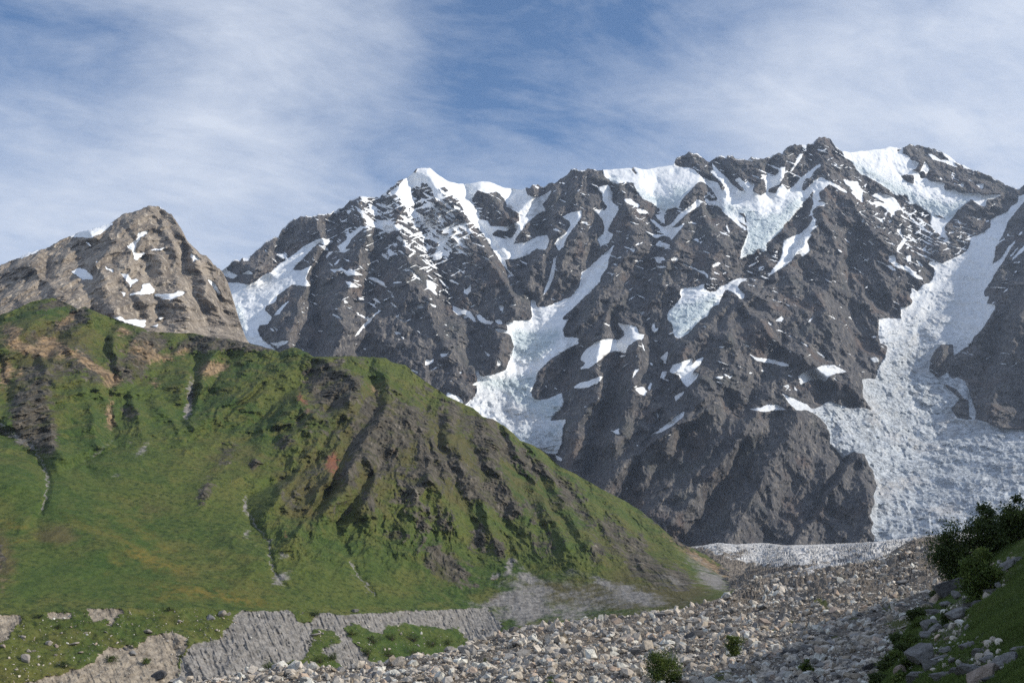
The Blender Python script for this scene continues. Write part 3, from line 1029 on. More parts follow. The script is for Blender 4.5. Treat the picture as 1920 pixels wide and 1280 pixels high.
VAL = """
600,455 520,520 460,570 475,630 520,665
420,510 440,540 460,570
640,395 630,440 590,500 590,570 590,660
720,365 715,430 700,500 690,600 680,690
770,350 790,430 820,500 860,580 900,660
870,345 905,420 950,500 985,550 1005,600 985,660 940,720 905,760
960,360 955,430 960,490
1020,360 1020,440 985,500
1150,330 1145,400 1125,470 1085,540 1030,590
1225,340 1240,420 1250,450 1205,520 1205,600 1240,680 1250,760 1200,850 1170,940
1330,340 1330,390
1370,330 1390,390 1430,420 1415,480 1390,520 1330,570 1290,620
1440,320 1450,390 1430,430
1510,300 1470,380 1450,430
1500,350 1510,430 1460,520 1400,570
1600,310 1660,370 1720,400 1790,410
1610,420 1590,540 1610,660
1910,375 1850,450 1775,530 1725,620 1690,700 1680,800 1720,900 1700,1020
1850,850 1800,930 1850,1030
1470,640 1440,700 1400,760
1530,700 1540,760 1600,780
1560,800 1580,870 1530,950 1490,1010 1440,1070
1395,830 1340,940 1290,1010
1300,800 1220,900 1160,980
1080,600 1060,680 1040,760 1035,860
1150,600 1160,700 1120,800 1100,880
1880,600 1830,740
1960,600 1900,790
2050,600 1970,800
"""
RF = roof(RID.strip().split('\n'), VAL.strip().split('\n'))

sky_m = curve("300,600 360,560 400,520 430,498 440,488 465,484 473,477 500,452 520,447 530,431 545,417 552,412 575,405 593,404 615,402 640,392 657,376 675,368 690,371 712,371 723,361 743,344 765,333 783,317 806,316 820,328 840,341 860,346 880,346 903,341 920,343 945,353 977,357 990,354 1003,347 1015,352 1040,343 1055,334 1075,318 1100,318 1120,318 1135,320 1160,318 1183,316 1210,319 1240,314 1262,311 1270,297 1293,288 1310,291 1330,304 1348,294 1365,292 1375,295 1393,301 1412,297 1425,301 1447,293 1465,288 1477,277 1490,272 1510,273 1525,269 1535,260 1546,256 1556,262 1565,274 1578,284 1593,287 1620,284 1657,280 1668,276 1690,279 1703,273 1730,274 1753,281 1777,293 1800,309 1827,320 1857,332 1890,349 1907,356 1912,352 1920,348 1960,332 2050,300 2230,285")
tps_m = TPS([(440, 490, 5200), (620, 400, 5350), (800, 320, 5600), (960, 355, 5750), (1090, 320, 5650), (1300, 290, 5850), (1545, 258, 5900), (1720, 273, 6200), (1900, 360, 5900), (2150, 290, 5300),
             (600, 560, 4800), (900, 560, 4950), (1200, 560, 4850), (1500, 560, 4800), (1730, 560, 5150), (1920, 560, 4850), (2120, 560, 4500),
             (700, 700, 4350), (950, 760, 4400), (1100, 760, 4250), (1350, 770, 4020), (1600, 780, 4250), (1750, 780, 4500), (1900, 770, 4350), (2150, 780, 4100),
             (1000, 1030, 3600), (1300, 1020, 3580), (1600, 1010, 3580), (1750, 1000, 3450), (1900, 960, 3450), (2150, 1000, 3200), (300, 600, 4800), (500, 1040, 3700), (400, 760, 4300)])

U, V = grid_uv(300, 2150, 1600, sky_m, lambda u: np.full_like(u, 1060.0), 700)
# break up the smooth traced skyline a little
sn_top = np.clip(sample(blur(SNOW, 2, 1), U[0], V[0] + 6), 0, 1)
edge_n = (1 - 0.8 * sn_top) * (4.6 * fbm(U[0] / 15, U[0] * 0 + 3.3, 5, 40, 0.68) - 2.4 * (facet(U[0] / 7, U[0] * 0 + 0.4, 39))) - 1.2
V = V + edge_n[None] * np.exp(-(V - V[:1]) / 25)
Y0 = tps_m(U, V)
X3 = project(U, V, Y0)
wx, wz = X3[..., 0], X3[..., 2]
w1 = fbm(wx / 160, wz / 160, 4, 1); w2 = fbm(wx / 160 + 40, wz / 160, 4, 5)
RFb = blur(RF, 1, 1)
h = sample(RFb, U + 16 * w1, V + 16 * w2, 3)
n1 = fbm(wx / 16, wz / 16, 4, 9, 0.65); n2 = fbm(wx / 16 + 31, wz / 16 + 7, 4, 12, 0.65)
VS = V + 7 * np.exp(-(V - V[:1]) / 7)
crisp = sample(SNOWB, U + 2.4 * n1 + 3 * w1, VS + 1.8 * n2 + 3 * w2)
softm = sample(blur(SNOW, 3, 2), U + 3 * w1, VS + 3 * w2)
fw1 = fbm(wx / 60, wz / 60, 4, 14); fw2 = fbm(wx / 60 + 23, wz / 60, 4, 17)
fac = facets(wx + 20 * w1, (wz + 20 * w2) / 1.6, (135, 66, 33, 16), (1.0, 0.56, 0.26, 0.10), 900, fw1, fw2)
snow = crisp * 0.62 + softm * 0.38 - 0.11 * np.clip(fac, -1.2, 1.2) * (0.25 + 2.0 * softm * (1 - softm)) + 0.05 * n2
crest = np.exp(-(V - V[:1]) / 3.2) * smooth01(fbm(U / 22, U * 0 + 9.1, 4, 44) + 0.25 * smooth01(U, 760, 640), -0.10, 0.15)
snow = np.maximum(snow, 0.95 * crest * smooth01(V - V[:1], -0.5, 0.5))
# small unnamed snow scraps lying on ledges of the upper face
ra = 0.62; cx, sx = math.cos(ra), math.sin(ra)
lu = wx * cx - wz * sx; lv = wx * sx + wz * cx
lu2 = wx * cx + wz * sx; lv2 = -wx * sx + wz * cx
scr = np.maximum(fbm(lu / 90, lv / 22, 4, 20), fbm(lu2 / 80, lv2 / 20, 4, 24) - 0.04)
dens = blobs("800,430,90,80,0.16,20 700,400,70,40,0.14,20 820,420,90,90,0.12,20 760,400,90,70,0.12,0 1480,320,120,60,0.14,0 1750,400,130,70,0.16,20 1650,420,80,60,0.14,30 700,560,150,60,0.07,15 1220,430,90,70,0.08,0 1000,480,250,150,0.03,0 860,440,45,70,0.16,0 1760,460,60,40,0.16,0 1300,520,150,60,0.05,0 1200,650,120,60,0.0,0 1330,380,40,50,0.1,0 650,420,60,40,0.1,0 1420,500,40,30,0.15,-40")
dn = sample(dens, U, V)
fineb = fbm(wx / 9, wz / 6, 3, 28)
scraps = smooth01(scr + dn + 0.10 * fineb, 0.39, 0.46) * smooth01(V, 900, 620)
snow = np.maximum(snow, scraps * 0.9)
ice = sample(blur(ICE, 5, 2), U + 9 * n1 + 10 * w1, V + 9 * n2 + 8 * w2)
dirt = sample(blur(DIRT, 3, 1), U, V)
soft = np.clip(snow * 1.2, 0, 1)
iced = np.clip(np.maximum(ice, dirt) * soft, 0, 1)
greg = np.clip(sample(blur(np.clip(GLAC, 0, 1), 3, 2), U, V) * 1.1, 0, 1)
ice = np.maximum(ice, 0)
# relief: big buttresses, ribs down the fall line, broken rock
amp = np.interp(V, [250, 330, 480, 700, 900, 1040], [70, 150, 265, 255, 250, 160]) * (1 - 0.4 * smooth01(U, 1740, 1800))
ribs = ridged((wx + 40 * w1) / 120, (wz + 40 * w2) / 260, 5, 60)
ribs2 = ridged((lu + 20 * w1) / 70, (lv + 20 * w2) / 150, 5, 66)
rough = fbm(wx / 26, wz / 34, 5, 72)
chip = ridged(wx / 22, wz / 30, 3, 78)
serac = ridged(wx / 40 + 1.2 * w1 + 0.4 * n1, wz / 26 + 1.2 * w2 + 0.4 * n2, 5, 84)
serac2 = ridged((wx + wz * 0.4) / 24, wz / 30, 3, 88)
gm = sample(blur(np.clip(GLAC, 0, 1), 10, 2), U, V)
hs = sample(blur(RF, 22, 2), U, V, 3)
h = h + (hs - h) * np.clip(gm * 1.1, 0, 1) * 0.85
rel = amp * (h - 0.45) * (1 - 0.15 * soft)
wl = smooth01(U, 1020, 820); wr_ = smooth01(U, 1560, 1680); wm = 1 - wl - wr_
wp = 26 * w1
diag = wm * furrows(U, V, -32, 34, 120, 5, 120, wp) + wl * (0.5 * furrows(U, V, 28, 36, 120, 5, 124, wp) + 0.5 * furrows(U, V, -8, 36, 120, 5, 126, wp)) + wr_ * furrows(U, V, -24, 32, 130, 5, 128, wp)
rel = rel + (1 - 0.80 * soft) * 46 * (diag - 0.35)
rel = rel + (1 - 0.82 * soft) * (20 * (ribs - 0.35) + 16 * (ribs2 - 0.35) + 58 * fac + 5 * rough + 4 * chip)
blocks = facets(wx + 30 * w1, (wz + 30 * w2) * 1.5, (90, 44, 22, 12), (1.0, 0.7, 0.28, 0.08), 930, fw1, fw2)
lower = smooth01(V, 600, 760)
crev = ridged((U * math.cos(1.76) - V * math.sin(1.76) + 22 * w1) / 15, (U * math.sin(1.76) + V * math.cos(1.76)) / 80, 3, 940)
crev2 = ridged((U * math.cos(0.35) - V * math.sin(0.35) + 26 * w2) / 22, (U * math.sin(0.35) + V * math.cos(0.35)) / 90, 3, 944)
step = np.abs(perlin(U / 120 + 0.5 * w1, V / 34 + 0.8 * w2, 948))
rel = rel + greg * soft * (21 * (crev - 0.4) * (0.4 + step) + lower * 13 * (crev2 - 0.4) + 26 * (step - 0.25) * (0.4 + 0.6 * lower))
rel = rel + greg * soft * (0.45 + 0.55 * lower) * 13 * blocks + iced * (5 * (serac - 0.4) + 4 * (serac2 - 0.4)) + soft * 6
rel = rel * smooth01(V - V[:1], -8, 5)
Yf = Y0 - rel
P = project(U, V, Yf)
P, nb = add_back(P, 900, 1300)
gi = np.clip((U + 2.4 * n1 + 3 * w1 - IU0).astype(int), 0, IW - 1); gj = np.clip((VS + 1.8 * n2 + 3 * w2 - IV0).astype(int), 0, IH - 1)
gid = ext(np.where(snow > 0.5, GLAC[gj, gi], 0), nb)
fm = gid[:-1, :-1]
parts = [('mountain', fm == 0)]
for k in (1, 2, 3, 4, 5):
    parts.append(('glacier', fm == k))
zero = np.zeros_like(snow)
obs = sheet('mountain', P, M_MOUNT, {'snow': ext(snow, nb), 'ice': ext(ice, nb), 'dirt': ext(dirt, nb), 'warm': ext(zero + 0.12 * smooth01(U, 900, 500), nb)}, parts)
labs = ["tall dark grey mountain face streaked with snow, filling the right of the view",
        "small white hanging glacier in the notch right of the pointed brown peak",
        "white glacier tumbling down the middle of the grey face behind the green hill",
        "broad grey blue icefall pouring down the right side of the mountain",
        "short hanging glacier on a shelf above the dark central buttress",
        "pale blue ice cliff hanging below the highest snow bowl"]
for o, lb in zip(obs, labs):
    tag(o, lb, 'mountain' if o.name.startswith('mountain') else 'glacier', kind='structure')
# ------------------------------------------------------------------ the pointed brown peak on the left
PS = blank()
polys(PS, 0, 340, 3, """
385,325 430,300 520,275 600,240 655,218 620,260 570,295 500,322 460,315 390,327
-60,500 0,478 80,438 180,403 270,370 220,402 130,437 50,462
400,510 440,485 480,495 520,530 525,550 460,550 440,535
715,365 770,325 775,290 835,275 830,295 790,320 770,350 760,385 770,405 825,400 800,420 770,445 755,440 745,390 720,375
590,475 640,500 640,515 600,495
675,515 720,520 740,555 770,545 780,560 740,580 735,605 720,570
680,620 710,625 700,650
730,630 790,620 800,600 800,580 840,570 870,610 860,630 830,635 730,640
865,635 980,630 1000,615 1055,620 1000,650 960,668 890,655
635,770 680,755 700,780 740,775 820,780 815,825 700,795
845,815 900,800 880,822
885,765 925,768 900,780
890,146 967,186 940,182 905,167
1065,405 1090,410 1130,445 1100,440 1090,455
1085,375 1112,385 1105,397
820,385 900,378 945,368 900,390
1165,548 1200,560 1245,630 1235,640 1200,600
535,452 550,448 548,460
480,340 500,345 520,370 495,360
""")
PSB = blur(PS, 1, 1)
RIDP = """
0,497 60,500 100,540 130,590 160,640
170,432 180,480 200,540 220,600 240,650
285,388 300,420 320,450 330,500 340,560 360,640
285,388 240,420 210,450 190,480
330,415 360,480 390,540 420,600 440,660
400,497 420,560
250,470 240,520 260,560
300,490 310,530 330,545
"""
VALP = """
90,465 90,520 70,570
140,445 150,500 165,560 190,620
230,410 250,450 262,490 240,540 250,580 280,620
300,400 280,440 270,480 285,530 300,580 310,640
345,450 345,500 370,560 400,640
410,510 400,540 430,600
"""
RFP = blur(roof(RIDP.strip().split('\n'), VALP.strip().split('\n')), 1, 1)
sky_p = curve("-150,560 -60,523 0,497 30,486 60,473 90,464 123,447 140,440 170,430 207,419 230,402 250,400 263,394 280,387 295,387 310,395 322,403 330,415 340,431 350,450 363,465 375,475 387,481 400,496 412,504 420,516 428,534 436,558 444,586 452,610 462,636 484,670 525,707 560,760")
tps_p = TPS([(-100, 540, 2950), (0, 497, 2950), (150, 437, 3050), (285, 388, 3150), (350, 450, 3100), (410, 505, 3080), (440, 590, 3000), (500, 690, 2800),
             (0, 620, 2450), (150, 620, 2450), (300, 640, 2500), (420, 640, 2700), (-100, 800, 2000), (300, 800, 2050), (520, 800, 2300), (150, 540, 2680), (290, 540, 2760)])
U, V = grid_uv(-150, 560, 720, sky_p, lambda u: np.full_like(u, 800.0), 420)
edge_n = 5.0 * fbm(U[0] / 16, U[0] * 0 + 8.3, 5, 41, 0.62) - 1.0
V = V + edge_n[None] * np.exp(-(V - V[:1]) / 22)
Y0 = tps_p(U, V)
X3 = project(U, V, Y0); wx, wz = X3[..., 0], X3[..., 2]
w1 = fbm(wx / 90, wz / 90, 4, 101); w2 = fbm(wx / 90 + 40, wz / 90, 4, 105)
h = sample(RFP, U + 14 * w1, V + 14 * w2, 3)
n1 = fbm(wx / 10, wz / 10, 3, 109); n2 = fbm(wx / 10 + 31, wz / 10 + 7, 3, 112)
snow = sample(PSB, U + 2.6 * n1, V + 5 * np.exp(-(V - V[:1]) / 6) + 2.0 * n2)
soft = np.clip(snow * 1.2, 0, 1)
lu = wx * 0.8 - wz * 0.6; lv = wx * 0.6 + wz * 0.8
fw1 = fbm(wx / 34, wz / 34, 4, 114); fw2 = fbm(wx / 34 + 23, wz / 34, 4, 117)
fac = facets(wx + 12 * w1, (wz + 12 * w2) / 1.4, (80, 40, 20, 10), (1.0, 0.5, 0.20, 0.06), 960, fw1, fw2)
rel = 105 * (h - 0.45) * np.clip(0.7 + 1.2 * fbm(wx / 150, wz / 150, 3, 118), 0.2, 1.5) + (1 - 0.8 * soft) * 42 * fac + (1 - 0.85 * soft) * (16 * (ridged((wx + 20 * w1) / 62, (wz + 20 * w2) / 120, 5, 160) - 0.35) + 12 * (ridged(lu / 40, lv / 80, 5, 166) - 0.35)
                                            + 2.5 * fbm(wx / 15, wz / 20, 5, 172) + 2 * ridged(wx / 12, wz / 17, 3, 178)) + 3 * soft
rel = rel * smooth01(V - V[:1], -8, 5)
P = project(U, V, Y0 - rel)
P, nb = add_back(P, 500, 500)
z0 = np.zeros_like(snow)
o = sheet('rocky_peak', P, M_MOUNT, {'snow': ext(snow, nb), 'ice': ext(z0, nb), 'dirt': ext(z0, nb), 'warm': ext(z0 + 1, nb)})[0]
tag(o, "sunlit brown rocky peak with a few snow patches rising behind the green hillside", 'mountain', kind='structure')
# ------------------------------------------------------------------ the green hillside and its eroded river bank
RIDH = """
78,664 92,700 100,728
210,640 222,690
250,740 262,790 268,830
345,700 340,740
300,760 330,800 350,850

-40,890 60,925 160,975 260,1040 330,1090
420,1000 470,1050 500,1100

100,560 60,600 20,640 -20,680
177,584 150,620 125,650 90,680 70,720 40,760
130,655 160,690 190,730 205,780
85,735 50,765 10,795
85,735 95,780 105,830 120,860
150,700 165,760 180,830
277,620 262,650 250,690
392,632 395,660 380,720 360,780
430,640 470,650 520,655
561,654 520,690 470,740 420,770 360,800
561,654 610,680 650,695 665,730 655,760 600,790 540,830
600,790 560,760 520,790 480,820 440,850 410,890 380,940
640,770 600,830 560,870 520,920 500,970
722,671 735,720 725,760 700,800 680,850 655,880 640,930 600,980
690,860 700,900 680,960 720,1010 790,1060 890,1105
760,690 770,760 800,820 805,880 830,940 860,1000
835,742 840,790 855,830 870,880 905,950 930,1030
904,781 915,830 935,880 960,920 985,960
945,800 985,870 1000,910 1040,970 1070,1040
1000,836 1030,890 1070,960 1100,1010 1150,1080
1060,880 1110,940 1140,1000 1190,1070
1127,917 1180,990 1230,1060 1260,1110
1233,983 1290,1060 1330,1110
560,1000 590,940 620,890
"""
VALH = """
160,880 260,970 350,1050 430,1110
-40,985 60,1010 140,1070 200,1120
300,1000 380,1060 430,1110

-30,620 0,680 10,760
140,590 110,640 60,680 20,700
215,600 195,640 215,700 200,750 210,800 215,830 170,855 130,880
300,626 320,660 290,700 240,740 225,790
345,628 370,690 355,770
430,660 400,720 350,780 320,830
540,670 490,730 420,790 340,840 270,880
600,690 540,740 480,790 420,840 350,900
640,790 590,860 520,900 465,930 470,975 510,1040 530,1095
650,720 625,760 610,770
690,700 705,760 670,820 640,870 610,930 560,990
720,850 680,900 650,960 630,990 660,1050 690,1110
800,730 790,800 820,870 830,900
820,760 830,830 850,890 880,960 900,1040 905,1110
870,770 895,850 925,920 960,1000 1000,1070
930,800 965,870 995,940 1030,1010 1060,1080
975,830 1010,900 1060,980 1110,1060
1030,860 1090,960 1150,1050 1180,1110
1090,900 1150,990 1210,1090
1180,950 1240,1040 1280,1110
1260,1005 1340,1090
0,800 70,860 88,900 80,960 70,1010
"""
RFH = blur(roof(RIDH.strip().split('\n'), VALH.strip().split('\n')), 1, 1)
sky_h = curve("-150,610 -60,600 0,592 30,580 62,565 100,559 121,567 146,581 160,576 177,584 208,596 229,605 271,617 277,622 300,624 333,625 365,626 392,632 405,634 432,637 449,640 492,651 524,660 538,655 547,651 561,654 574,661 588,669 609,670 657,668 692,670 722,671 734,680 759,684 780,703 817,729 835,742 873,759 887,765 904,781 925,787 944,797 962,813 977,827 1002,836 1017,846 1027,855 1050,875 1075,887 1100,901 1127,917 1160,933 1200,957 1233,983 1257,1005 1283,1022 1300,1028 1323,1040 1347,1057 1377,1070 1403,1085 1440,1115 1480,1150")
edge_v = curve("-150,1160 0,1153 40,1150 110,1143 200,1139 270,1138 380,1137 440,1143 500,1143 560,1144 640,1151 760,1143 860,1140 905,1138 930,1134 1500,1134")
tps_h = TPS([(-100, 1150, 620), (300, 1140, 690), (600, 1145, 770), (900, 1140, 880), (1100, 1140, 880), (1250, 1140, 830), (1400, 1110, 860),
             (0, 1000, 760), (300, 1000, 830), (600, 1000, 900), (900, 1000, 1020), (1100, 1020, 1020), (1250, 1070, 980),
             (0, 860, 900), (300, 860, 1000), (600, 860, 1080), (850, 870, 1150), (1050, 960, 1130),
             (0, 720, 1130), (300, 720, 1270), (600, 740, 1270),
             (-60, 600, 1380), (160, 580, 1450), (400, 635, 1480), (545, 652, 1460), (720, 672, 1440), (835, 742, 1420), (950, 802, 1400), (1100, 901, 1360), (1233, 983, 1290), (1330, 1045, 1180), (1400, 1085, 1040)])
U, V = grid_uv(-150, 1470, 1320, sky_h, lambda u: np.full_like(u, 1310.0), 720)
edge_n = 2.0 * fbm(U[0] / 11, U[0] * 0 + 5.3, 4, 42) - 0.8
V = V + edge_n[None] * np.exp(-(V - V[:1]) / 18)
VE = edge_v(U) + 4.5 * fbm(U / 16, U * 0 + 1.7, 5, 43, 0.65)
VG = edge_v(U)
above = np.minimum(V, VG)
Y0 = tps_h(U, above)
bl = np.maximum(V - VG, 0) / 140.0
kk = np.interp(U, [-150, 860, 960, 1300], [0.085, 0.095, 0.16, 0.30])
Y0 = Y0 * np.exp(-kk * bl)
X3 = project(U, V, Y0); wx, wz, wy = X3[..., 0], X3[..., 2], X3[..., 1]
w1 = fbm(wx / 45, wz / 45, 4, 201); w2 = fbm(wx / 45 + 40, wz / 45, 4, 205)
w3 = fbm(wx / 110, wz / 80, 3, 207); w4 = fbm(wx / 110 + 9, wz / 80, 3, 208)
h = sample(RFH, U + 14 * w1 + 14 * w3, V + 14 * w2 + 11 * w4, 3)
HROCK = blobs("55,810,34,44,0.75,20 95,830,18,34,0.6,10 60,705,26,26,0.7,0 40,740,20,26,0.5,0 105,570,40,10,0.8,-10 60,640,50,20,0.6,-25 130,600,40,12,0.8,-30 110,690,40,20,0.6,-40 60,760,45,30,0.7,-20 150,600,20,20,0.5,0 240,690,40,30,0.65,20 170,690,25,45,0.6,-35 290,640,40,20,0.8,20 275,660,14,26,0.7,30 255,670,20,30,0.5,0 350,650,18,12,0.7,0 450,646,70,12,1.1,4 385,650,20,22,0.6,0 70,800,30,25,0.7,0 240,770,18,12,0.5,0 245,780,20,20,0.4,0 360,790,14,20,0.3,0 640,730,32,26,1.1,-20 600,700,60,30,0.55,-30 620,740,40,40,0.4,0 560,790,40,30,0.45,-40 530,830,20,14,0.7,-30 480,870,14,12,0.8,0 430,840,30,26,0.45,-40 385,925,18,35,0.7,20 420,870,20,20,0.4,0 700,760,20,50,0.35,20 720,800,40,45,0.65,10 770,790,40,35,0.8,20 730,850,30,40,0.6,0 680,820,24,36,0.5,20 790,730,22,18,0.5,0 805,870,26,45,0.85,-10 850,880,20,40,0.6,-20 770,920,26,40,0.5,0 840,790,24,18,0.7,20 850,760,20,14,0.6,30 905,800,34,24,0.8,20 930,835,30,22,1.0,25 910,870,22,28,0.8,0 920,920,24,36,0.7,-20 880,910,14,34,0.6,-15 940,930,22,30,0.75,-30 985,865,22,22,0.8,30 1010,880,24,18,0.7,30 960,960,24,18,0.7,35 900,1010,18,24,0.85,-25 935,1030,16,20,0.8,-30 1050,900,26,14,0.6,30 1060,930,26,26,0.6,20 1090,960,24,30,0.5,-30 830,980,20,30,0.5,-20 740,1000,20,14,0.7,20 790,990,14,30,0.6,-25 850,1070,60,28,0.75,35 820,1050,30,20,0.5,30 1020,1020,26,24,0.6,-20 1140,990,30,20,0.4,30 1180,1020,40,30,0.55,20 1200,1060,30,34,0.6,-20 1240,1080,30,30,0.6,20 1280,1090,30,24,0.7,20 1120,1040,20,26,0.5,-20 660,880,18,36,0.5,10 600,880,24,28,0.5,-30 560,920,30,30,0.4,-30 520,900,30,20,0.35,-40 640,960,24,18,0.35,0 295,950,24,10,0.35,0 540,950,26,30,0.4,-20 0,1050,14,40,0.8,-20 700,930,20,40,0.4,0 620,810,20,20,0.45,0 1000,950,20,34,0.5,-25 1220,970,30,8,0.5,35 1270,1015,30,8,0.6,40")
HSOIL = blobs("20,620,26,14,0.9,20 60,655,60,12,1.0,15 125,600,22,8,1.1,-35 110,650,30,9,1.0,30 165,680,36,7,1.0,38 200,700,24,8,1.0,35 220,712,12,10,1.0,0 230,620,20,10,0.7,20 250,655,34,26,0.45,20 310,672,26,12,0.55,-10 390,690,30,14,0.8,-35 345,660,20,10,0.6,0 415,690,30,10,0.6,-30 40,700,16,14,0.5,0 10,700,14,40,0.9,10 290,720,20,6,0.6,20 280,660,26,30,0.4,0 205,780,10,34,0.9,3 0,1080,18,40,0.5,-20 90,640,30,10,0.6,20 200,720,14,20,0.5,0 700,730,26,5,0.7,40 735,775,8,26,0.4,0 1250,1005,26,5,0.6,38 1310,1045,40,8,1.0,30 1360,1075,40,8,1.0,28")
HRED = blobs("627,860,8,16,0.85,0 612,865,10,12,0.5,0 565,745,7,20,0.7,-20 625,880,12,24,0.6,0 925,1083,12,8,0.7,-30 930,1125,20,12,0.7,0 915,1160,10,8,1.0,0 740,845,4,14,0.4,0 640,930,14,30,0.35,0 580,770,8,20,0.4,-20 535,1000,4,16,0.5,15")
HGREY = blobs("355,745,6,36,1.1,6 350,770,6,16,0.8,6 1300,1050,40,14,0.5,30 1340,1090,36,18,0.9,20 1150,1130,90,22,0.42,10 1040,1110,80,26,0.45,25 1230,1125,90,14,0.42,5 1040,1150,90,18,0.5,0 935,1155,50,22,1.0,0 960,1135,40,18,0.9,0 970,1120,50,40,0.6,0 1080,1080,50,14,0.35,35 1130,1090,34,8,0.6,30 1190,1110,40,16,0.7,20 265,845,20,7,0.75,-35 245,830,9,6,0.5,0 460,950,3,22,0.9,0 462,1000,6,12,0.7,20 505,1015,12,4,0.7,45 525,1085,22,9,0.9,-25 530,1040,9,7,0.6,0 180,848,40,5,0.6,-38 20,815,34,5,0.9,35 60,835,20,4,0.8,35 220,890,14,5,0.4,0 955,1060,6,16,0.8,20 925,1080,14,5,0.7,-30 1260,1090,40,16,0.5,20 990,1080,18,8,0.6,30")
HGREY = np.maximum(HGREY, 0.85 * np.repeat(np.repeat(strokes(["0,790 30,815 60,835 80,870 92,905 85,940 75,960", "460,930 462,960 480,985 500,1010 505,1040 512,1075 535,1098", "658,1050 672,1080 690,1100 700,1115"], 2.6), 2, 0), 2, 1)[:IH, :IW])
HYEL = blobs("270,1000,60,8,0.5,30 260,1040,26,10,0.95,15 310,1060,50,12,0.9,12 230,1010,40,8,0.55,35 380,1110,110,9,0.9,8 160,985,50,8,0.45,25 30,985,40,6,0.7,15 40,1015,26,4,0.8,-5 200,1075,10,5,0.4,0 470,1130,60,6,0.5,8 310,1120,50,9,0.5,0 215,1050,14,8,0.7,30 480,1090,100,30,0.2,0 300,1030,30,6,0.5,0")
HLUSH = blobs("150,1080,150,50,0.9,10 60,930,100,60,0.65,20 180,880,130,60,0.4,0 20,760,20,50,0.7,0 250,740,70,40,0.8,-20 330,780,60,30,0.6,-20 250,1000,60,20,0.7,35 400,960,70,40,0.45,0 500,890,20,40,0.8,0 840,835,16,30,1.0,0 875,850,16,34,1.0,-25 900,960,30,40,0.7,-35 980,920,20,26,0.7,-35 1000,960,30,20,0.7,30 690,700,40,30,0.6,0 720,720,24,50,0.5,-20 820,1020,50,30,0.8,20 700,1060,80,40,0.6,0 560,1080,90,40,0.55,0 1100,1040,40,16,0.7,35 680,780,14,36,0.8,-20 1280,1120,30,20,0.6,0 1000,1010,26,20,0.6,0 600,1130,200,14,0.6,0 40,1110,30,20,0.9,0 440,700,50,24,0.3,-30 1060,1020,30,14,0.6,30 940,990,26,20,0.6,30 630,1010,50,30,0.4,0")
HDRY = blobs("1150,1120,140,30,0.7,8 1290,1110,70,26,0.6,10 1030,1110,70,30,0.5,20 60,740,70,80,0.55,0 90,840,60,40,0.3,0 100,1000,60,24,0.5,0 130,1010,40,20,0.3,0 330,1080,50,20,0.3,0 620,760,120,90,0.4,-20 720,820,90,100,0.5,0 850,830,110,100,0.5,30 1000,930,120,60,0.45,35 1180,1040,90,70,0.5,30 860,940,50,80,0.35,0 600,900,80,60,0.45,0 560,960,60,60,0.4,0 460,860,70,50,0.35,-30 290,950,50,20,0.55,10 240,850,40,20,0.3,0 380,860,60,40,0.25,0 300,700,90,60,0.35,0 100,640,120,60,0.6,0 450,700,80,50,0.3,0 830,1070,60,40,0.5,30 920,1010,40,40,0.4,0 0,1040,30,60,0.9,-20 700,950,60,60,0.35,0")
n1 = fbm(wx / 5, wz / 5, 3, 209); n2 = fbm(wx / 5 + 31, wz / 5 + 7, 3, 212)
n3 = fbm(wx / 9, wz / 6 + wy / 9, 5, 218, 0.65); n4 = fbm(wx / 9 + 17, wz / 6 + wy / 9, 5, 221, 0.65)
uu = U + 8 * n1 + 5 * w1 + 9 * n3; vv = V + 6 * n2 + 4 * w2 + 7 * n4
rock, soil, red, grey, yel, lush, dry = [sample(b, uu, vv) for b in (HROCK, HSOIL, HRED, HGREY, HYEL, HLUSH, HDRY)]
# bare rock also breaks out along the steep ribs of the right flank
ribz = smooth01(U, 480, 720) * smooth01(V, 1110, 1020)
ribz = np.maximum(ribz, 0.75 * smooth01(V, 760, 690) * smooth01(U, 520, 400))
rock = rock + 0.20 * ribz * smooth01(fbm(wx / 18, wz / 30, 4, 215), 0.05, 0.45)
# the cut river bank below the meadow
below = smooth01(V, VE - 0.5, VE + 1.5) * smooth01(U, 985, 955)
TAN = blank(); polys(TAN, 0, 940, 3, """
-300,640 110,632 125,660 110,690 60,740 30,790 -300,800
480,605 680,600 700,625 640,660 635,720 600,660 540,680 500,640
250,625 420,618 400,650 280,655
90,1030 260,985 350,960 480,930 540,880 585,830 650,815 700,810 760,830 820,765 930,735 1000,740 1050,760 1060,810 1010,860 1000,1100 90,1100
"""); TAN = blur(TAN, 2, 1)
GREYB = blank(); polys(GREYB, 0, 940, 3, """
1350,615 1640,605 1690,690 1740,680 1790,615 1920,632 2520,600 2735,580 2830,700 2800,760 2640,790 2560,700 2500,720 2420,700 2340,690 2230,690 2160,700 2160,740 2100,730 2000,690 1940,690 1960,760 2060,860 2080,940 1960,960 1870,880 1800,830 1850,810 1920,790 1870,720 1760,720 1750,830 1720,880 1560,920 1400,960 1300,1100 1000,1100 1020,870 1100,790 1240,775 1290,690
"""); GREYB = blur(GREYB, 2, 1)
ub = U + 3 * n1 + 12 * n3; vb = V + 3 * n2 + 9 * n4
tan = sample(TAN, ub, vb) * below
grey = np.maximum(grey * (1 - 0.6 * below), sample(GREYB, ub, vb) * below)
lush = np.where(below > 0.5, 0.7 * smooth01(U, 560, 640), lush)
rock = rock * (1 - below); soil = soil * (1 - below); dry = np.where(below > 0.5, 0.25 + 0.1 * w1, dry)
yel = np.where(below > 0.5, 0.12 * (1 - smooth01(U, 560, 640)), yel)
dry = np.where(below > 0.5, dry - 0.5 * smooth01(U, 560, 640), dry)
